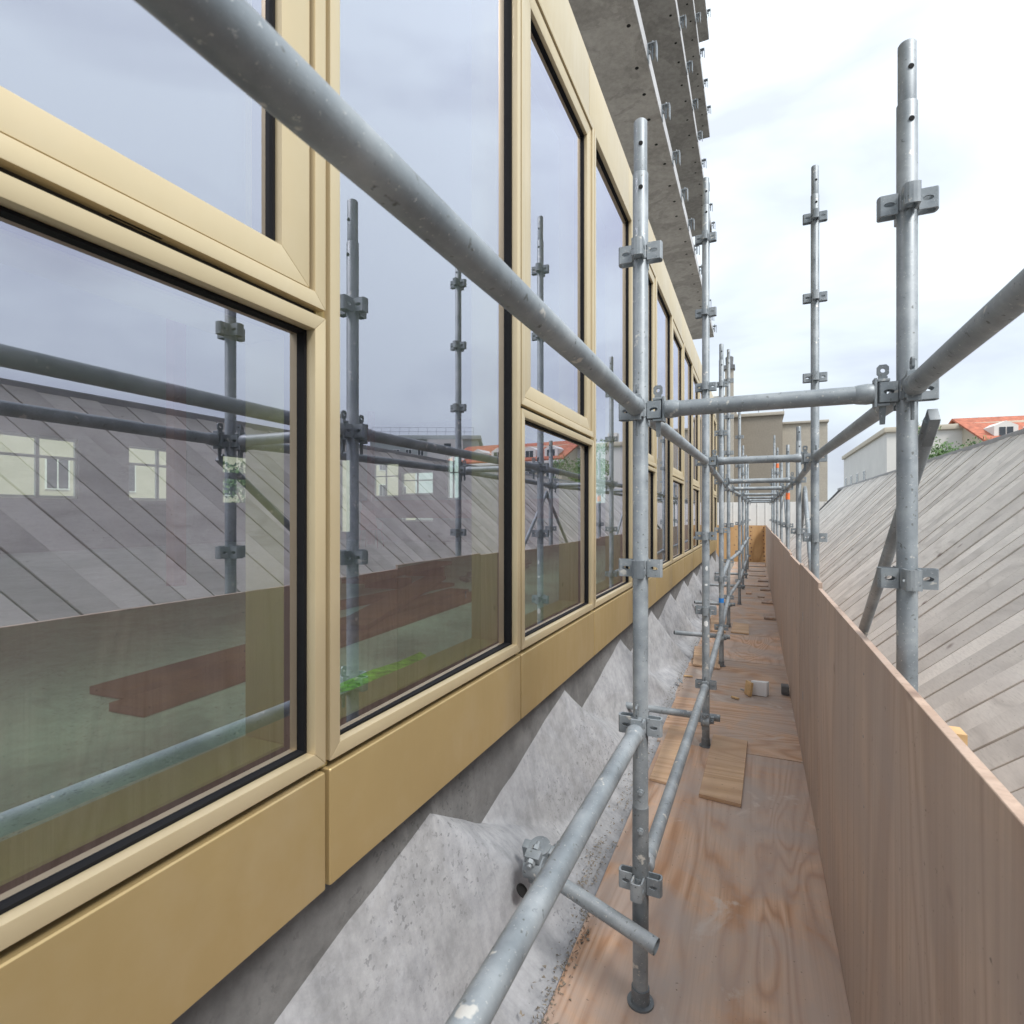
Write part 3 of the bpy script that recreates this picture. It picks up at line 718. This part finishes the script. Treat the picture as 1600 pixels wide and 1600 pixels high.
# tie tubes into the concrete with couplers
def coupler(loc, ax1, ax2, label, big=1.0):
    """two clamped collars at right angles, with bolts and nuts"""
    o = tag(obj('tube_coupler', None, None, loc), label, 'coupler', 'couplers on the tie tubes')
    ax1, ax2 = Vector(ax1), Vector(ax2); nrm = ax1.cross(ax2).normalized(); o.scale = (big, big, big)
    for ax, off in ((ax1, 0.0), (ax2, 0.0485)):
        c = nrm * off
        m = MB(); m.lathe([(-0.026, RT + 0.001), (-0.026, 0.0315), (0.026, 0.0315), (0.026, RT + 0.001)], 16, axis=ax, o=c); m.build('collar', 'galv', o)
        side = ax.cross(nrm)
        for s_ in (-1, 1):
            m = MB(); m.obox(c + side * (0.040 * s_), side, ax, nrm, 0.012, 0.022, 0.014); m.build('flange', 'galv', o, bevel=0.003)
        m = MB(); e = c + side * 0.041
        m.tube(e - nrm * 0.036, e + nrm * 0.046, 0.0062, 10); m.tube(e + nrm * 0.016, e + nrm * 0.030, 0.0125, 6); m.tube(e - nrm * 0.028, e - nrm * 0.016, 0.0125, 6)
        m.build('bolt', 'galv', o, smooth=False)
    return o
def tie(i, xa, ya, xb, yb, z, label, dz=0.0):
    o = tag(obj('tie_tube', None, None, (xa, ya, z)), label, 'scaffold tube', 'tie tubes from the concrete to the posts')
    m = MB(); d = Vector((xb - xa, yb - ya, dz)); n = 22
    m.tube((0, 0, 0), d, RT, n, caps=False); m.tube(d * 0.999, (0, 0, 0), RT - 0.004, n, caps=False)
    m.build('tube', 'galv', o)
    m = MB(); m.tube((-0.012, 0, 0), (0.02, 0, 0), RT - 0.0042, 14); m.build('bore', 'hole', o, smooth=False)
ties = [(1, -0.735, 1.822, -0.275, 1.700, -1.235, 'nearest tie tube crossing low behind the bottom ledger', -0.065),
        (2, -0.950, 3.995, -0.225, 3.995, -1.378, 'second tie tube, poking out of the folded concrete left of the near post'),
        (3, -0.800, 6.145, -0.250, 6.145, -1.265, 'third tie tube reaching the concrete behind the second post'),
        (4, -0.80, 8.295, -0.27, 8.295, -1.25, 'fourth tie tube from the concrete to the fourth post'),
        (5, -0.80, 10.455, -0.18, 10.455, -1.25, 'fifth tie tube from the concrete to the fifth post'),
        (6, -0.80, 12.575, -0.16, 12.575, -1.25, 'farthest tie tube from the concrete to the sixth post')]
for t in ties:
    tie(*t)
    i = t[0]
    if i != 1:
        coupler((PX[i], PY[i], t[5]), (0, 0, 1), (-1, 0, 0), 'galvanised coupler joining the %s tie tube to its post' % ORD[i - 1])
# swivel coupler at the end of the nearest tie
coupler((-0.712, 1.816, -1.240), (1, 0, 0), (0, 0.35, -0.94), big=1.25, label='muddy double coupler with two bolts at the concrete end of the nearest tie')
for (x, y, z, r_, lab) in ((-0.752, 1.79, -1.318, 0.024, 'dark round tie hole in the concrete beside the near coupler'), (-0.925, 4.03, -1.385, 0.034, 'dark tie hole in the concrete where the second tie tube enters')):
    m = MB(); m.lathe([(0, r_), (0.004, r_), (0.004, r_ * 0.75), (0.002, r_ * 0.7)], 20, axis=(0.66, 0, 0.75), o=(0, 0, 0))
    tag(m.build('tie_hole', 'hole', None, (x, y, z)), lab, 'hole')
m = MB(); m.lathe([(0, 0.026), (0.006, 0.026), (0.006, 0.022), (0.002, 0.02)], 20, axis=(0.66, 0, 0.75))
tag(m.build('anchor_ring', 'galv', None, (-0.632, 5.22, -1.512)), 'small round steel anchor ring at the foot of the concrete slope', 'anchor')
m = MB(); m.lathe([(0, 0.05), (0.02, 0.05), (0.03, 0.03), (0.06, 0.026)], 18, axis=(1, 0, 0.1))
tag(m.build('anchor_plate', 'galv_dark', None, (-0.79, 9.6, -1.20)), 'round steel anchor plate high on the far concrete slope', 'anchor')

# ------------------------------------------------------------------ plywood deck, hoarding, offcuts
deck = empty('plywood_deck', (0, 0, FLOOR), 'walkway deck of stained plywood sheets', None, None, 'structure')
ys = [-1.9, 0.72, 3.92, 4.93, 6.35, 7.75, 9.6, 11.2, 13.1, 15.0, 16.9, 18.2, 19.68]
m = MB(); m.box(-0.60, 0.285, -1.9, 19.7, -0.09, -0.030); m.build('deck_bearer', 'ply_wall', deck, smooth=False)
for k in range(len(ys) - 1):
    xl = -0.648 + rnd.uniform(-0.02, 0.02) + (0.03 if ys[k] < 0.8 else 0); zz = rnd.uniform(-0.004, 0.0)
    m = MB(); g1 = 0.0025; sk = rnd.uniform(-0.012, 0.012); sk2 = rnd.uniform(-0.012, 0.012)
    x0_, x1_ = xl, 0.268
    P = [(x0_, ys[k] + g1 + sk, 0), (x1_, ys[k] + g1 - sk, 0), (x1_, ys[k + 1] - g1 - sk2, 0), (x0_, ys[k + 1] - g1 + sk2, 0)]
    yc = (ys[k] + ys[k + 1]) / 2
    m.hexa([(p[0], p[1] - yc, zz - 0.018) for p in P] + [(p[0], p[1] - yc, zz) for p in P])
    m.build('plywood_sheet', 'ply_floor' if k in (1, 4) else 'ply_across', deck, (0, yc, 0), bevel=0.0015, segs=1)
hoard = empty('plywood_hoarding', (0.27, 0, FLOOR), 'low pinkish brown plywood wall along the right of the walkway', 'hoarding')
yh = [-1.9, 0.55, 2.99, 4.21, 5.43, 7.87, 10.3, 12.75, 15.2, 17.6, 19.68]
for k in range(len(yh) - 1):
    h = 1.557 - 0.335 + rnd.uniform(-0.012, 0.012); h2 = h + rnd.uniform(-0.012, 0.012); dx = rnd.uniform(-0.005, 0.003)
    m = MB(); m.hexa([(dx, 0.0035, 0.002), (dx + 0.018, 0.0035, 0.002), (dx + 0.018, yh[k + 1] - yh[k] - 0.002, 0.002), (dx, yh[k + 1] - yh[k] - 0.002, 0.002),
                      (dx, 0.0035, h), (dx + 0.018, 0.0035, h), (dx + 0.018, yh[k + 1] - yh[k] - 0.002, h2), (dx, yh[k + 1] - yh[k] - 0.002, h2)])
    sh = m.build('plywood_sheet', 'ply_wall', hoard, (0, yh[k], 0), bevel=0.0012, segs=1)
    m = MB(); Wd = yh[k + 1] - yh[k]
    for yy in (0.025, Wd / 2, Wd - 0.025):
        for kk in range(7): ya_ = yy + rnd.uniform(-.008, .008); za_ = 0.06 + kk * 0.18 + rnd.uniform(-.02, .02); m.tube((dx - 0.0006, ya_, za_), (dx + 0.002, ya_, za_), 0.0036, 8)
    tag(m.build('screw_heads', 'galv_dark', sh, smooth=False), None, None, None, 'stuff')
for y in (1.2, 3.6, 6.6, 9.1, 11.5, 14.0, 16.4, 18.7):
    m = MB(); m.box(0.022, 0.06, y - 0.02, y + 0.02, 0.0, 1.18); m.build('stud', 'lightwood', hoard, smooth=False)
ew = empty('plywood_end_wall', (0, 19.7, FLOOR), 'orange plywood panel closing the far end of the walkway', 'hoarding')
for (a, b) in ((-1.45, -0.232), (-0.228, 0.30)):
    m = MB(); m.box(-(b - a) / 2, (b - a) / 2, 0, 0.018, 0.0, 1.205); m.build('plywood_sheet', 'ply_end', ew, ((a + b) / 2, 0, 0), smooth=False)
for x in (-0.17, 0.22):
    for kk in range(9):
        m = MB(); m.lathe([(0, 0.020 + rnd.random() * 0.006), (0.003, 0.016)], 10, axis=(0, -1, 0)); m.build('knot', 'wood_red', ew, (x + rnd.uniform(-.02, .02), 0.0, 0.08 + kk * 0.132), smooth=False)

def offcut(quad, z, th, label, mt='ply_new', group='plywood offcuts lying on the deck', bev=0.001):
    cx = sum(p[0] for p in quad) / 4; cy = sum(p[1] for p in quad) / 4
    m = MB(); m.hexa([(p[0] - cx, p[1] - cy, 0) for p in quad] + [(p[0] - cx, p[1] - cy, th) for p in quad])
    return tag(m.build('plywood_offcut', mt, None, (cx, cy, z), bevel=bev, segs=1), label, 'board', group)
offcut([(-0.290, 3.205), (-0.075, 3.180), (-0.055, 4.09), (-0.276, 4.12)], FLOOR + 0.002, 0.019, 'clean rectangular plywood board lying right of the second post foot')
offcut([(-0.572, 3.29), (-0.430, 3.27), (-0.415, 4.16), (-0.580, 4.18)], FLOOR + 0.002, 0.015, 'narrow plywood strip between the concrete gutter and the slanting lower ledger')
offcut([(-0.600, 5.97), (-0.335, 5.93), (-0.385, 6.86), (-0.664, 6.80)], FLOOR + 0.002, 0.016, 'plywood board behind the second post, beside the gutter')
offcut([(-0.308, 7.83), (-0.091, 7.80), (-0.099, 8.47), (-0.302, 8.53)], FLOOR + 0.002, 0.018, 'small square plywood board lying alone right of the third post')
offcut([(-0.560, 7.80), (-0.37, 7.78), (-0.42, 8.75), (-0.63, 8.84)], FLOOR + 0.002, 0.018, 'plywood board left of the third and fourth posts by the gutter')
far = [(0.18, 9.2, 0.16, 0.35, 'short dark edged plywood scrap against the hoarding, nearest of the far scraps'), (0.17, 10.9, 0.18, 0.5, 'plywood scrap against the hoarding past the fifth post'), (0.08, 11.6, 0.12, 0.5, 'narrow upright looking plywood scrap in the middle of the far deck'),
       (0.17, 12.6, 0.2, 0.4, 'dark edged plywood scrap against the hoarding near the sixth post'), (-0.02, 13.4, 0.5, 0.6, 'wide plywood sheet lying across the far deck'), (0.14, 14.3, 0.22, 0.5, 'reddish plywood scrap at the hoarding near the seventh post'),
       (0.02, 15.6, 0.4, 0.7, 'pale plywood sheet stepping up toward the far end'), (-0.02, 16.9, 0.46, 0.8, 'long plywood sheet second from the end panel'), (0.0, 18.5, 0.5, 0.9, 'pale plywood sheet lying right before the orange end panel'), (-0.14, 12.0, 0.10, 0.5, 'thin plywood strip in the middle of the far deck')]
for (x, y, wx, wy, lab) in far:
    a = rnd.uniform(-0.05, 0.05)
    q = [(x - wx / 2, y - wy / 2 + a * wx), (x + wx / 2, y - wy / 2 - a * wx), (x + wx / 2, y + wy / 2 - a * wx), (x - wx / 2, y + wy / 2 + a * wx)]
    q = [(min(p[0], 0.262), p[1]) for p in q]
    offcut(q, FLOOR + 0.002, 0.03 if 'dark' in lab or 'reddish' in lab else 0.02, lab, 'ply_floor')

# small things on the deck
fb = empty('foam_block', (0.02, 5.22, FLOOR), 'white foam block of three thin slabs standing on the deck', 'foam block', rz=R(-6))
for k in range(3):
    m = MB(); m.box(-0.062, 0.062, -0.009, 0.009, 0, 0.118 - 0.002 * k); o = m.build('slab', 'foam', fb, (0.006 * k, 0.021 * k, 0.001), bevel=0.0015); o.rotation_euler = (0, 0, R(-2 + 7 * k))
m = MB(); m.box(-0.011, 0.011, -0.045, 0.045, 0, 0.115); o = m.build('wood_block', 'lightwood', None, (-0.068, 5.19, FLOOR + 0.003), bevel=0.001)
o.rotation_euler = (0, R(8), R(28)); tag(o, 'small upright wooden block leaning on the white foam block', 'wood block')
m = MB(); m.box(-0.035, 0.035, -0.011, 0.011, 0, 0.012); o = m.build('wood_chip', 'lightwood', None, (-0.165, 5.05, FLOOR + 0.003), bevel=0.002); o.rotation_euler = (0, 0, R(-35)); tag(o, 'pale wood chip lying left of the white foam block', 'wood chip', 'loose wood chips')
m = MB(); m.box(-0.04, 0.04, -0.014, 0.014, 0, 0.008); o = m.build('wood_chip', 'lightwood', None, (-0.60, 5.55, FLOOR + 0.003), bevel=0.002); o.rotation_euler = (0, 0, R(10)); tag(o, 'pale wood chip by the concrete gutter', 'wood chip', 'loose wood chips')
m = MB(); m.box(-0.02, 0.02, -0.006, 0.006, 0, 0.006); o = m.build('metal_scrap', 'galv', None, (-0.115, 5.32, FLOOR + 0.003)); o.rotation_euler = (0, 0, R(-50)); tag(o, 'tiny bright metal scrap behind the wooden block', 'metal scrap')
m = MB(); m.box(-0.035, 0.025, -0.05, 0.05, 0, 0.075); tag(m.build('stone_block', 'stone', None, (0.232, 5.36, FLOOR + 0.002), bevel=0.008), 'dark grey block at the foot of the hoarding, right of the foam block', 'block')
# gritty debris along the gutter
m = MB()
for k in range(1500):
    y = rnd.uniform(1.4, 9) if k > 350 else rnd.uniform(1.55, 2.6); x = -0.655 + rnd.gauss(0, 0.022) + (0.05 if y < 2.2 else 0)
    s_ = rnd.uniform(0.003, 0.010)
    z = FLOOR + 0.001 if x > -0.64 else -1.53
    P = [Vector((rnd.uniform(-1, 1), rnd.uniform(-1, 1), rnd.uniform(0, 1))) * s_ + Vector((x, y, z)) for _ in range(4)]
    m.add(P, [(0, 1, 2), (0, 3, 1), (1, 3, 2), (2, 3, 0)])
tag(m.build('debris', 'gravel', None, smooth=False), 'gritty brown debris along the concrete gutter', 'debris', None, 'stuff')

# ------------------------------------------------------------------ boarded slope beyond the hoarding
sl = R(49); dl = R(24)
slope = empty('boarded_slope', (0.62, 0, -1.18), 'long slope of silvery diagonal boards beyond the hoarding', 'roof')
Ls = 1.72 / math.cos(sl); bw = 0.165; pitch = bw / math.cos(dl)
m = MB(); U = Vector((math.cos(sl), 0, math.sin(sl))); Yv = Vector((0, 1, 0)); Nn = U.cross(Yv) * -1
if Nn.z < 0: Nn = -Nn
off = Ls * math.tan(dl); gp = 0.0035
q = [Yv * (gp), Yv * (pitch - gp), Yv * (pitch - gp - off) + U * Ls, Yv * (gp - off) + U * Ls]
m.hexa([p - Nn * 0.022 for p in q] + [p for p in q])
BRD = m.mesh('board', 'board', bevel=0.002, segs=1)
y = -5.0
while y < 19.6:
    obj('board', BRD, slope, [Nn * rnd.uniform(-0.007, 0.006) + Vector((0, y, 0))][0]); y += pitch
m = MB(); m.hexa([p - Nn * 0.05 for p in (Yv * -6, Yv * 20, Yv * 20 + U * Ls, Yv * -6 + U * Ls)] + [p - Nn * 0.026 for p in (Yv * -6, Yv * 20, Yv * 20 + U * Ls, Yv * -6 + U * Ls)])
m.build('underlay', 'black', slope, smooth=False)
m = MB(); m.box(1.70, 2.0, -6, 20, 1.93, 2.0); m.build('coping', 'zinc', slope, bevel=0.01)
m = MB(); m.box(1.76, 1.95, -6, 20, -4.8, 1.93); m.build('wall', 'conc_in', slope, smooth=False)

# ------------------------------------------------------------------ far end: white fence, beige building
fen = empty('white_fence', (0, 20.4, -2.2), 'white sheet metal fence behind the orange end panel', 'fence')
pn = MB(); pn.box(0.003, 0.247, 0, 0.012, 0, 2.62); pn.box(0.02, 0.045, -0.012, 0, 0.0, 2.62)
PN = pn.mesh('fence_panel', 'white', smooth=False)
x = -3.0
while x < 9.0:
    obj('fence_panel', PN, fen, (x, 0, 0)); x += 0.25
m = MB(); m.box(-3, 9, 0.014, 0.06, 2.4, 2.48); m.box(-3, 9, 0.014, 0.06, 0.3, 0.38); m.build('rail', 'galv', fen, smooth=False)
bb = empty('beige_building', (0, 30, -6), 'beige rendered building rising behind the end of the scaffold', 'building')
m = MB(); m.box(-1.06, 1.16, 0, 9, 0, 10.86); m.build('wall', 'render', bb, smooth=False)
m = MB(); m.box(-1.10, 1.24, -0.10, 9.1, 10.862, 11.02); m.build('cornice', 'render_light', bb, bevel=0.02)
m = MB(); m.box(1.165, 3.3, 2.2, 9, 0, 10.7); m.build('wing_wall', 'render_light', bb, smooth=False)  # sunlit face: its brightness is painted in by the paler render
m = MB(); m.box(1.242, 3.36, 2.1, 9.1, 10.702, 10.82); m.build('cornice', 'render_light', bb, bevel=0.02)
m = MB(); m.box(-2.6, -1.065, -1.0, 8, 0, 11.6); m.build('side_wall', 'render', bb, smooth=False)
m = MB(); m.box(-2.7, -1.02, -1.12, 8.1, 11.602, 11.8); m.build('cornice', 'render_light', bb, bevel=0.02)
m = MB(); m.box(-1.40, -1.01, -1.35, -1.005, 0, 13.0); m.build('corner_pier', 'render_light', bb, smooth=False)
m = MB(); m.box(-1.46, -0.95, -1.42, -0.95, 13.002, 13.2); m.lathe([(13.2, 0.17), (13.6, 0.19), (13.66, 0.12)], 12, o=(-1.2, -1.18, 0)); m.build('pier_cap', 'stone', bb, smooth=False)
m = MB()
for zz in (11.9, 11.55): m.tube((-1.0, 0.1, zz), (1.2, 0.1, zz), 0.018, 8)
for xx in (-1.0, 0.1, 1.2): m.tube((xx, 0.1, 11.02), (xx, 0.1, 11.9), 0.018, 8)
m.build('railing', 'zinc', bb)
# ------------------------------------------------------------------ houses and trees across the yard (seen beside and mirrored in the glass)
def facade_windows(root, x, y0, y1, zs, n, wd, ht, frame='white'):
    f = MB(); f.box(-0.05, 0.03, -wd / 2, wd / 2, 0, ht); F = f.mesh('window', frame, smooth=False)
    p = MB()
    for s_ in (-1, 1): p.box(-0.07, -0.052, s_ * wd * 0.24 - wd * 0.19, s_ * wd * 0.24 + wd * 0.19, 0.08, ht - 0.08)
    P = p.mesh('pane', 'win', smooth=False)
    for z in zs:
        for k in range(n):
            y = y0 + (k + 0.5) * (y1 - y0) / n
            wn = obj('window', F, root, (x, y, z)); obj('pane', P, wn)
hs = empty('tiled_house', (26.8, 50.8, -6), 'cream house with red tiled roof and white dormers, mirrored in the glass', 'house', rz=R(96.2))
m = MB(); m.prism([(0, 0, 0), (9, 0, 0), (9, 0, 11.25), (4.5, 0, 13.3), (0, 0, 11.25)], (0, 12, 0)); m.build('wall', 'cream', hs, smooth=False)
m = MB()
for a_, b_ in (((-0.45, 11.13), (4.5, 13.42)), ((9.45, 11.13), (4.5, 13.42))):
    m.prism([(a_[0], -0.3, a_[1]), (b_[0], -0.3, b_[1]), (b_[0], -0.3, b_[1] + 0.14), (a_[0], -0.3, a_[1] + 0.14)], (0, 12.6, 0))
m.build('roof', 'tile', hs, smooth=False)
m = MB(); m.box(-0.5, -0.01, -0.3, 12.3, 10.85, 11.1); m.build('eaves', 'whitewall', hs, bevel=0.03)
facade_windows(hs, 0, 0, 12, (8.6, 5.6, 2.4), 5, 1.0, 1.6)
for k in range(5):
    y = 1.3 + 2.35 * k
    m = MB(); m.prism([(0.25, y - 0.7, 11.2), (0.25, y + 0.7, 11.2), (0.25, y + 0.7, 12.3), (0.25, y, 12.65), (0.25, y - 0.7, 12.3)], (2.4, 0, 0)); d = m.build('dormer', 'whitewall', hs, smooth=False)
    m = MB(); m.box(0.22, 0.248, y - 0.4, y - 0.04, 11.5, 12.2); m.box(0.22, 0.248, y + 0.04, y + 0.4, 11.5, 12.2); m.build('pane', 'win', d, smooth=False)
fl = empty('apartment_block', (39.9, 57, -6), 'long grey green flat roofed apartment block far across the yard', 'building', rz=math.atan2(0.915, 0.4035))
m = MB(); m.box(0, 14, -1, 12.3, 0, 15.3); m.build('wall', 'greywall', fl, smooth=False)
m = MB(); m.box(-0.4, 14.4, -1.4, 12.7, 15.302, 15.8); m.build('cornice', 'greywall', fl, bevel=0.05)
facade_windows(fl, 0, 0, 12, (12.6, 9.6, 6.6), 8, 0.8, 1.5)
m = MB()
for k in range(12): m.tube((0.2, 1.15 * k - 0.9, 15.8), (0.7, 1.15 * k - 0.9, 16.9), 0.03, 5)
for xx, zz in ((0.2, 15.85), (0.45, 16.35), (0.7, 16.9)): m.tube((xx, -0.9, zz), (xx, 11.8, zz), 0.025, 5)
m.build('roof_railing', 'zinc', fl)
m = MB(); m.box(-2.5, -0.01, 6.4, 10.5, 0, 15.0); ct = m.build('stair_tower', 'whitewall', fl, smooth=False)
m = MB(); m.box(-2.55, -2.505, 8.4, 9.2, 13.8, 14.5); m.build('tower_window', 'win', ct, smooth=False)
wb = empty('white_building', (9.6, 53, -6), 'plain white building behind the green tree', 'building')
m = MB(); m.box(0, 12, 0, 24, 0, 12.6); m.build('wall', 'whitewall', wb, smooth=False)
m = MB(); m.box(-0.2, 12.2, -0.2, 24.2, 12.602, 13.0); m.build('parapet', 'cream', wb, bevel=0.03)
facade_windows(wb, 0, 8, 24, (8.6, 5.2), 4, 1.4, 1.7)
m = MB(); m.box(1.5, 2.4, 2, 3, 13.0, 14.2); m.build('chimney', 'whitewall', wb, smooth=False)

def tree(loc, h, cr_, label, seed):
    rg = random.Random(seed)
    o = empty('leafy_tree', loc, label, 'tree', 'trees across the yard')
    m = MB(); pts = [Vector((0, 0, 0))]
    for k in range(5): pts.append(pts[-1] + Vector((rg.uniform(-.12, .12), rg.uniform(-.12, .12), h * 0.13)))
    for k in range(5): m.tube(pts[k], pts[k + 1], 0.22 - 0.03 * k, 9, 0.22 - 0.03 * (k + 1))
    limbs = []
    for k in range(11):
        b0 = pts[2 + k % 4]; th = rg.uniform(0, 6.28); e = b0 + Vector((math.cos(th) * cr_ * 0.7, math.sin(th) * cr_ * 0.7, rg.uniform(0.15, 0.42) * h)); m.tube(b0, e, 0.07, 6, 0.02); limbs.append(e)
    m.build('trunk', 'bark', o)
    m = MB(); cl = [(e, rg.uniform(0.5, 0.95)) for e in limbs]
    for k in range(14):
        th = rg.uniform(0, 6.28); rr = cr_ * math.sqrt(rg.random()) * 0.9
        cl.append((Vector((math.cos(th) * rr, math.sin(th) * rr, h * rg.uniform(0.45, 0.97) - rr * 0.25)), rg.uniform(0.5, 1.0)))
    for c, r_ in cl:
        for q in range(230):
            d = Vector((rg.gauss(0, 1), rg.gauss(0, 1), rg.gauss(0, 0.8))).normalized() * r_ * rg.random() ** 0.4
            p = c + d; s_ = rg.uniform(0.07, 0.14)
            u = Vector((rg.gauss(0, 1), rg.gauss(0, 1), rg.gauss(0, 1))).normalized(); v = u.orthogonal().normalized()
            m.add([p - u * s_, p + v * s_ * 0.5, p + u * s_, p - v * s_ * 0.5], [(0, 1, 2, 3)])
    m.build('crown', 'leaf', o, smooth=False)
tree((10.2, 41, -6), 10.6, 2.2, 'bushy green tree mirrored in the second lower pane', 3)
tree((13.6, 45, -6), 9.4, 1.9, 'smaller green tree standing beside the cream house', 5)

nb = empty('neighbour_building', (-46, -6, -6), 'cream building seen through the windows at the back of the room', 'building')
m = MB(); m.box(0, 10, 0, 60, 0, 15); m.build('wall', 'cream', nb, smooth=False)
F = MB(); F.box(10.002, 10.06, -0.6, 0.6, 0, 1.8); Fm = F.mesh('window', 'white', smooth=False)
P = MB(); P.box(10.062, 10.08, -0.52, -0.04, 0.08, 1.72); P.box(10.062, 10.08, 0.04, 0.52, 0.08, 1.72); Pm = P.mesh('pane', 'win', smooth=False)
for k in range(16):
    for z in (4.2, 7.4, 10.6):
        wn = obj('window', Fm, nb, (0, 2 + 3.7 * k, z)); obj('pane', Pm, wn)
m = MB(); m.box(-0.3, 10.3, -0.3, 60.3, 15.002, 15.5); m.build('cornice', 'whitewall', nb, bevel=0.03)
tree((-25, 22, -6), 9.6, 2.6, 'green tree seen through the far windows of the room', 8)
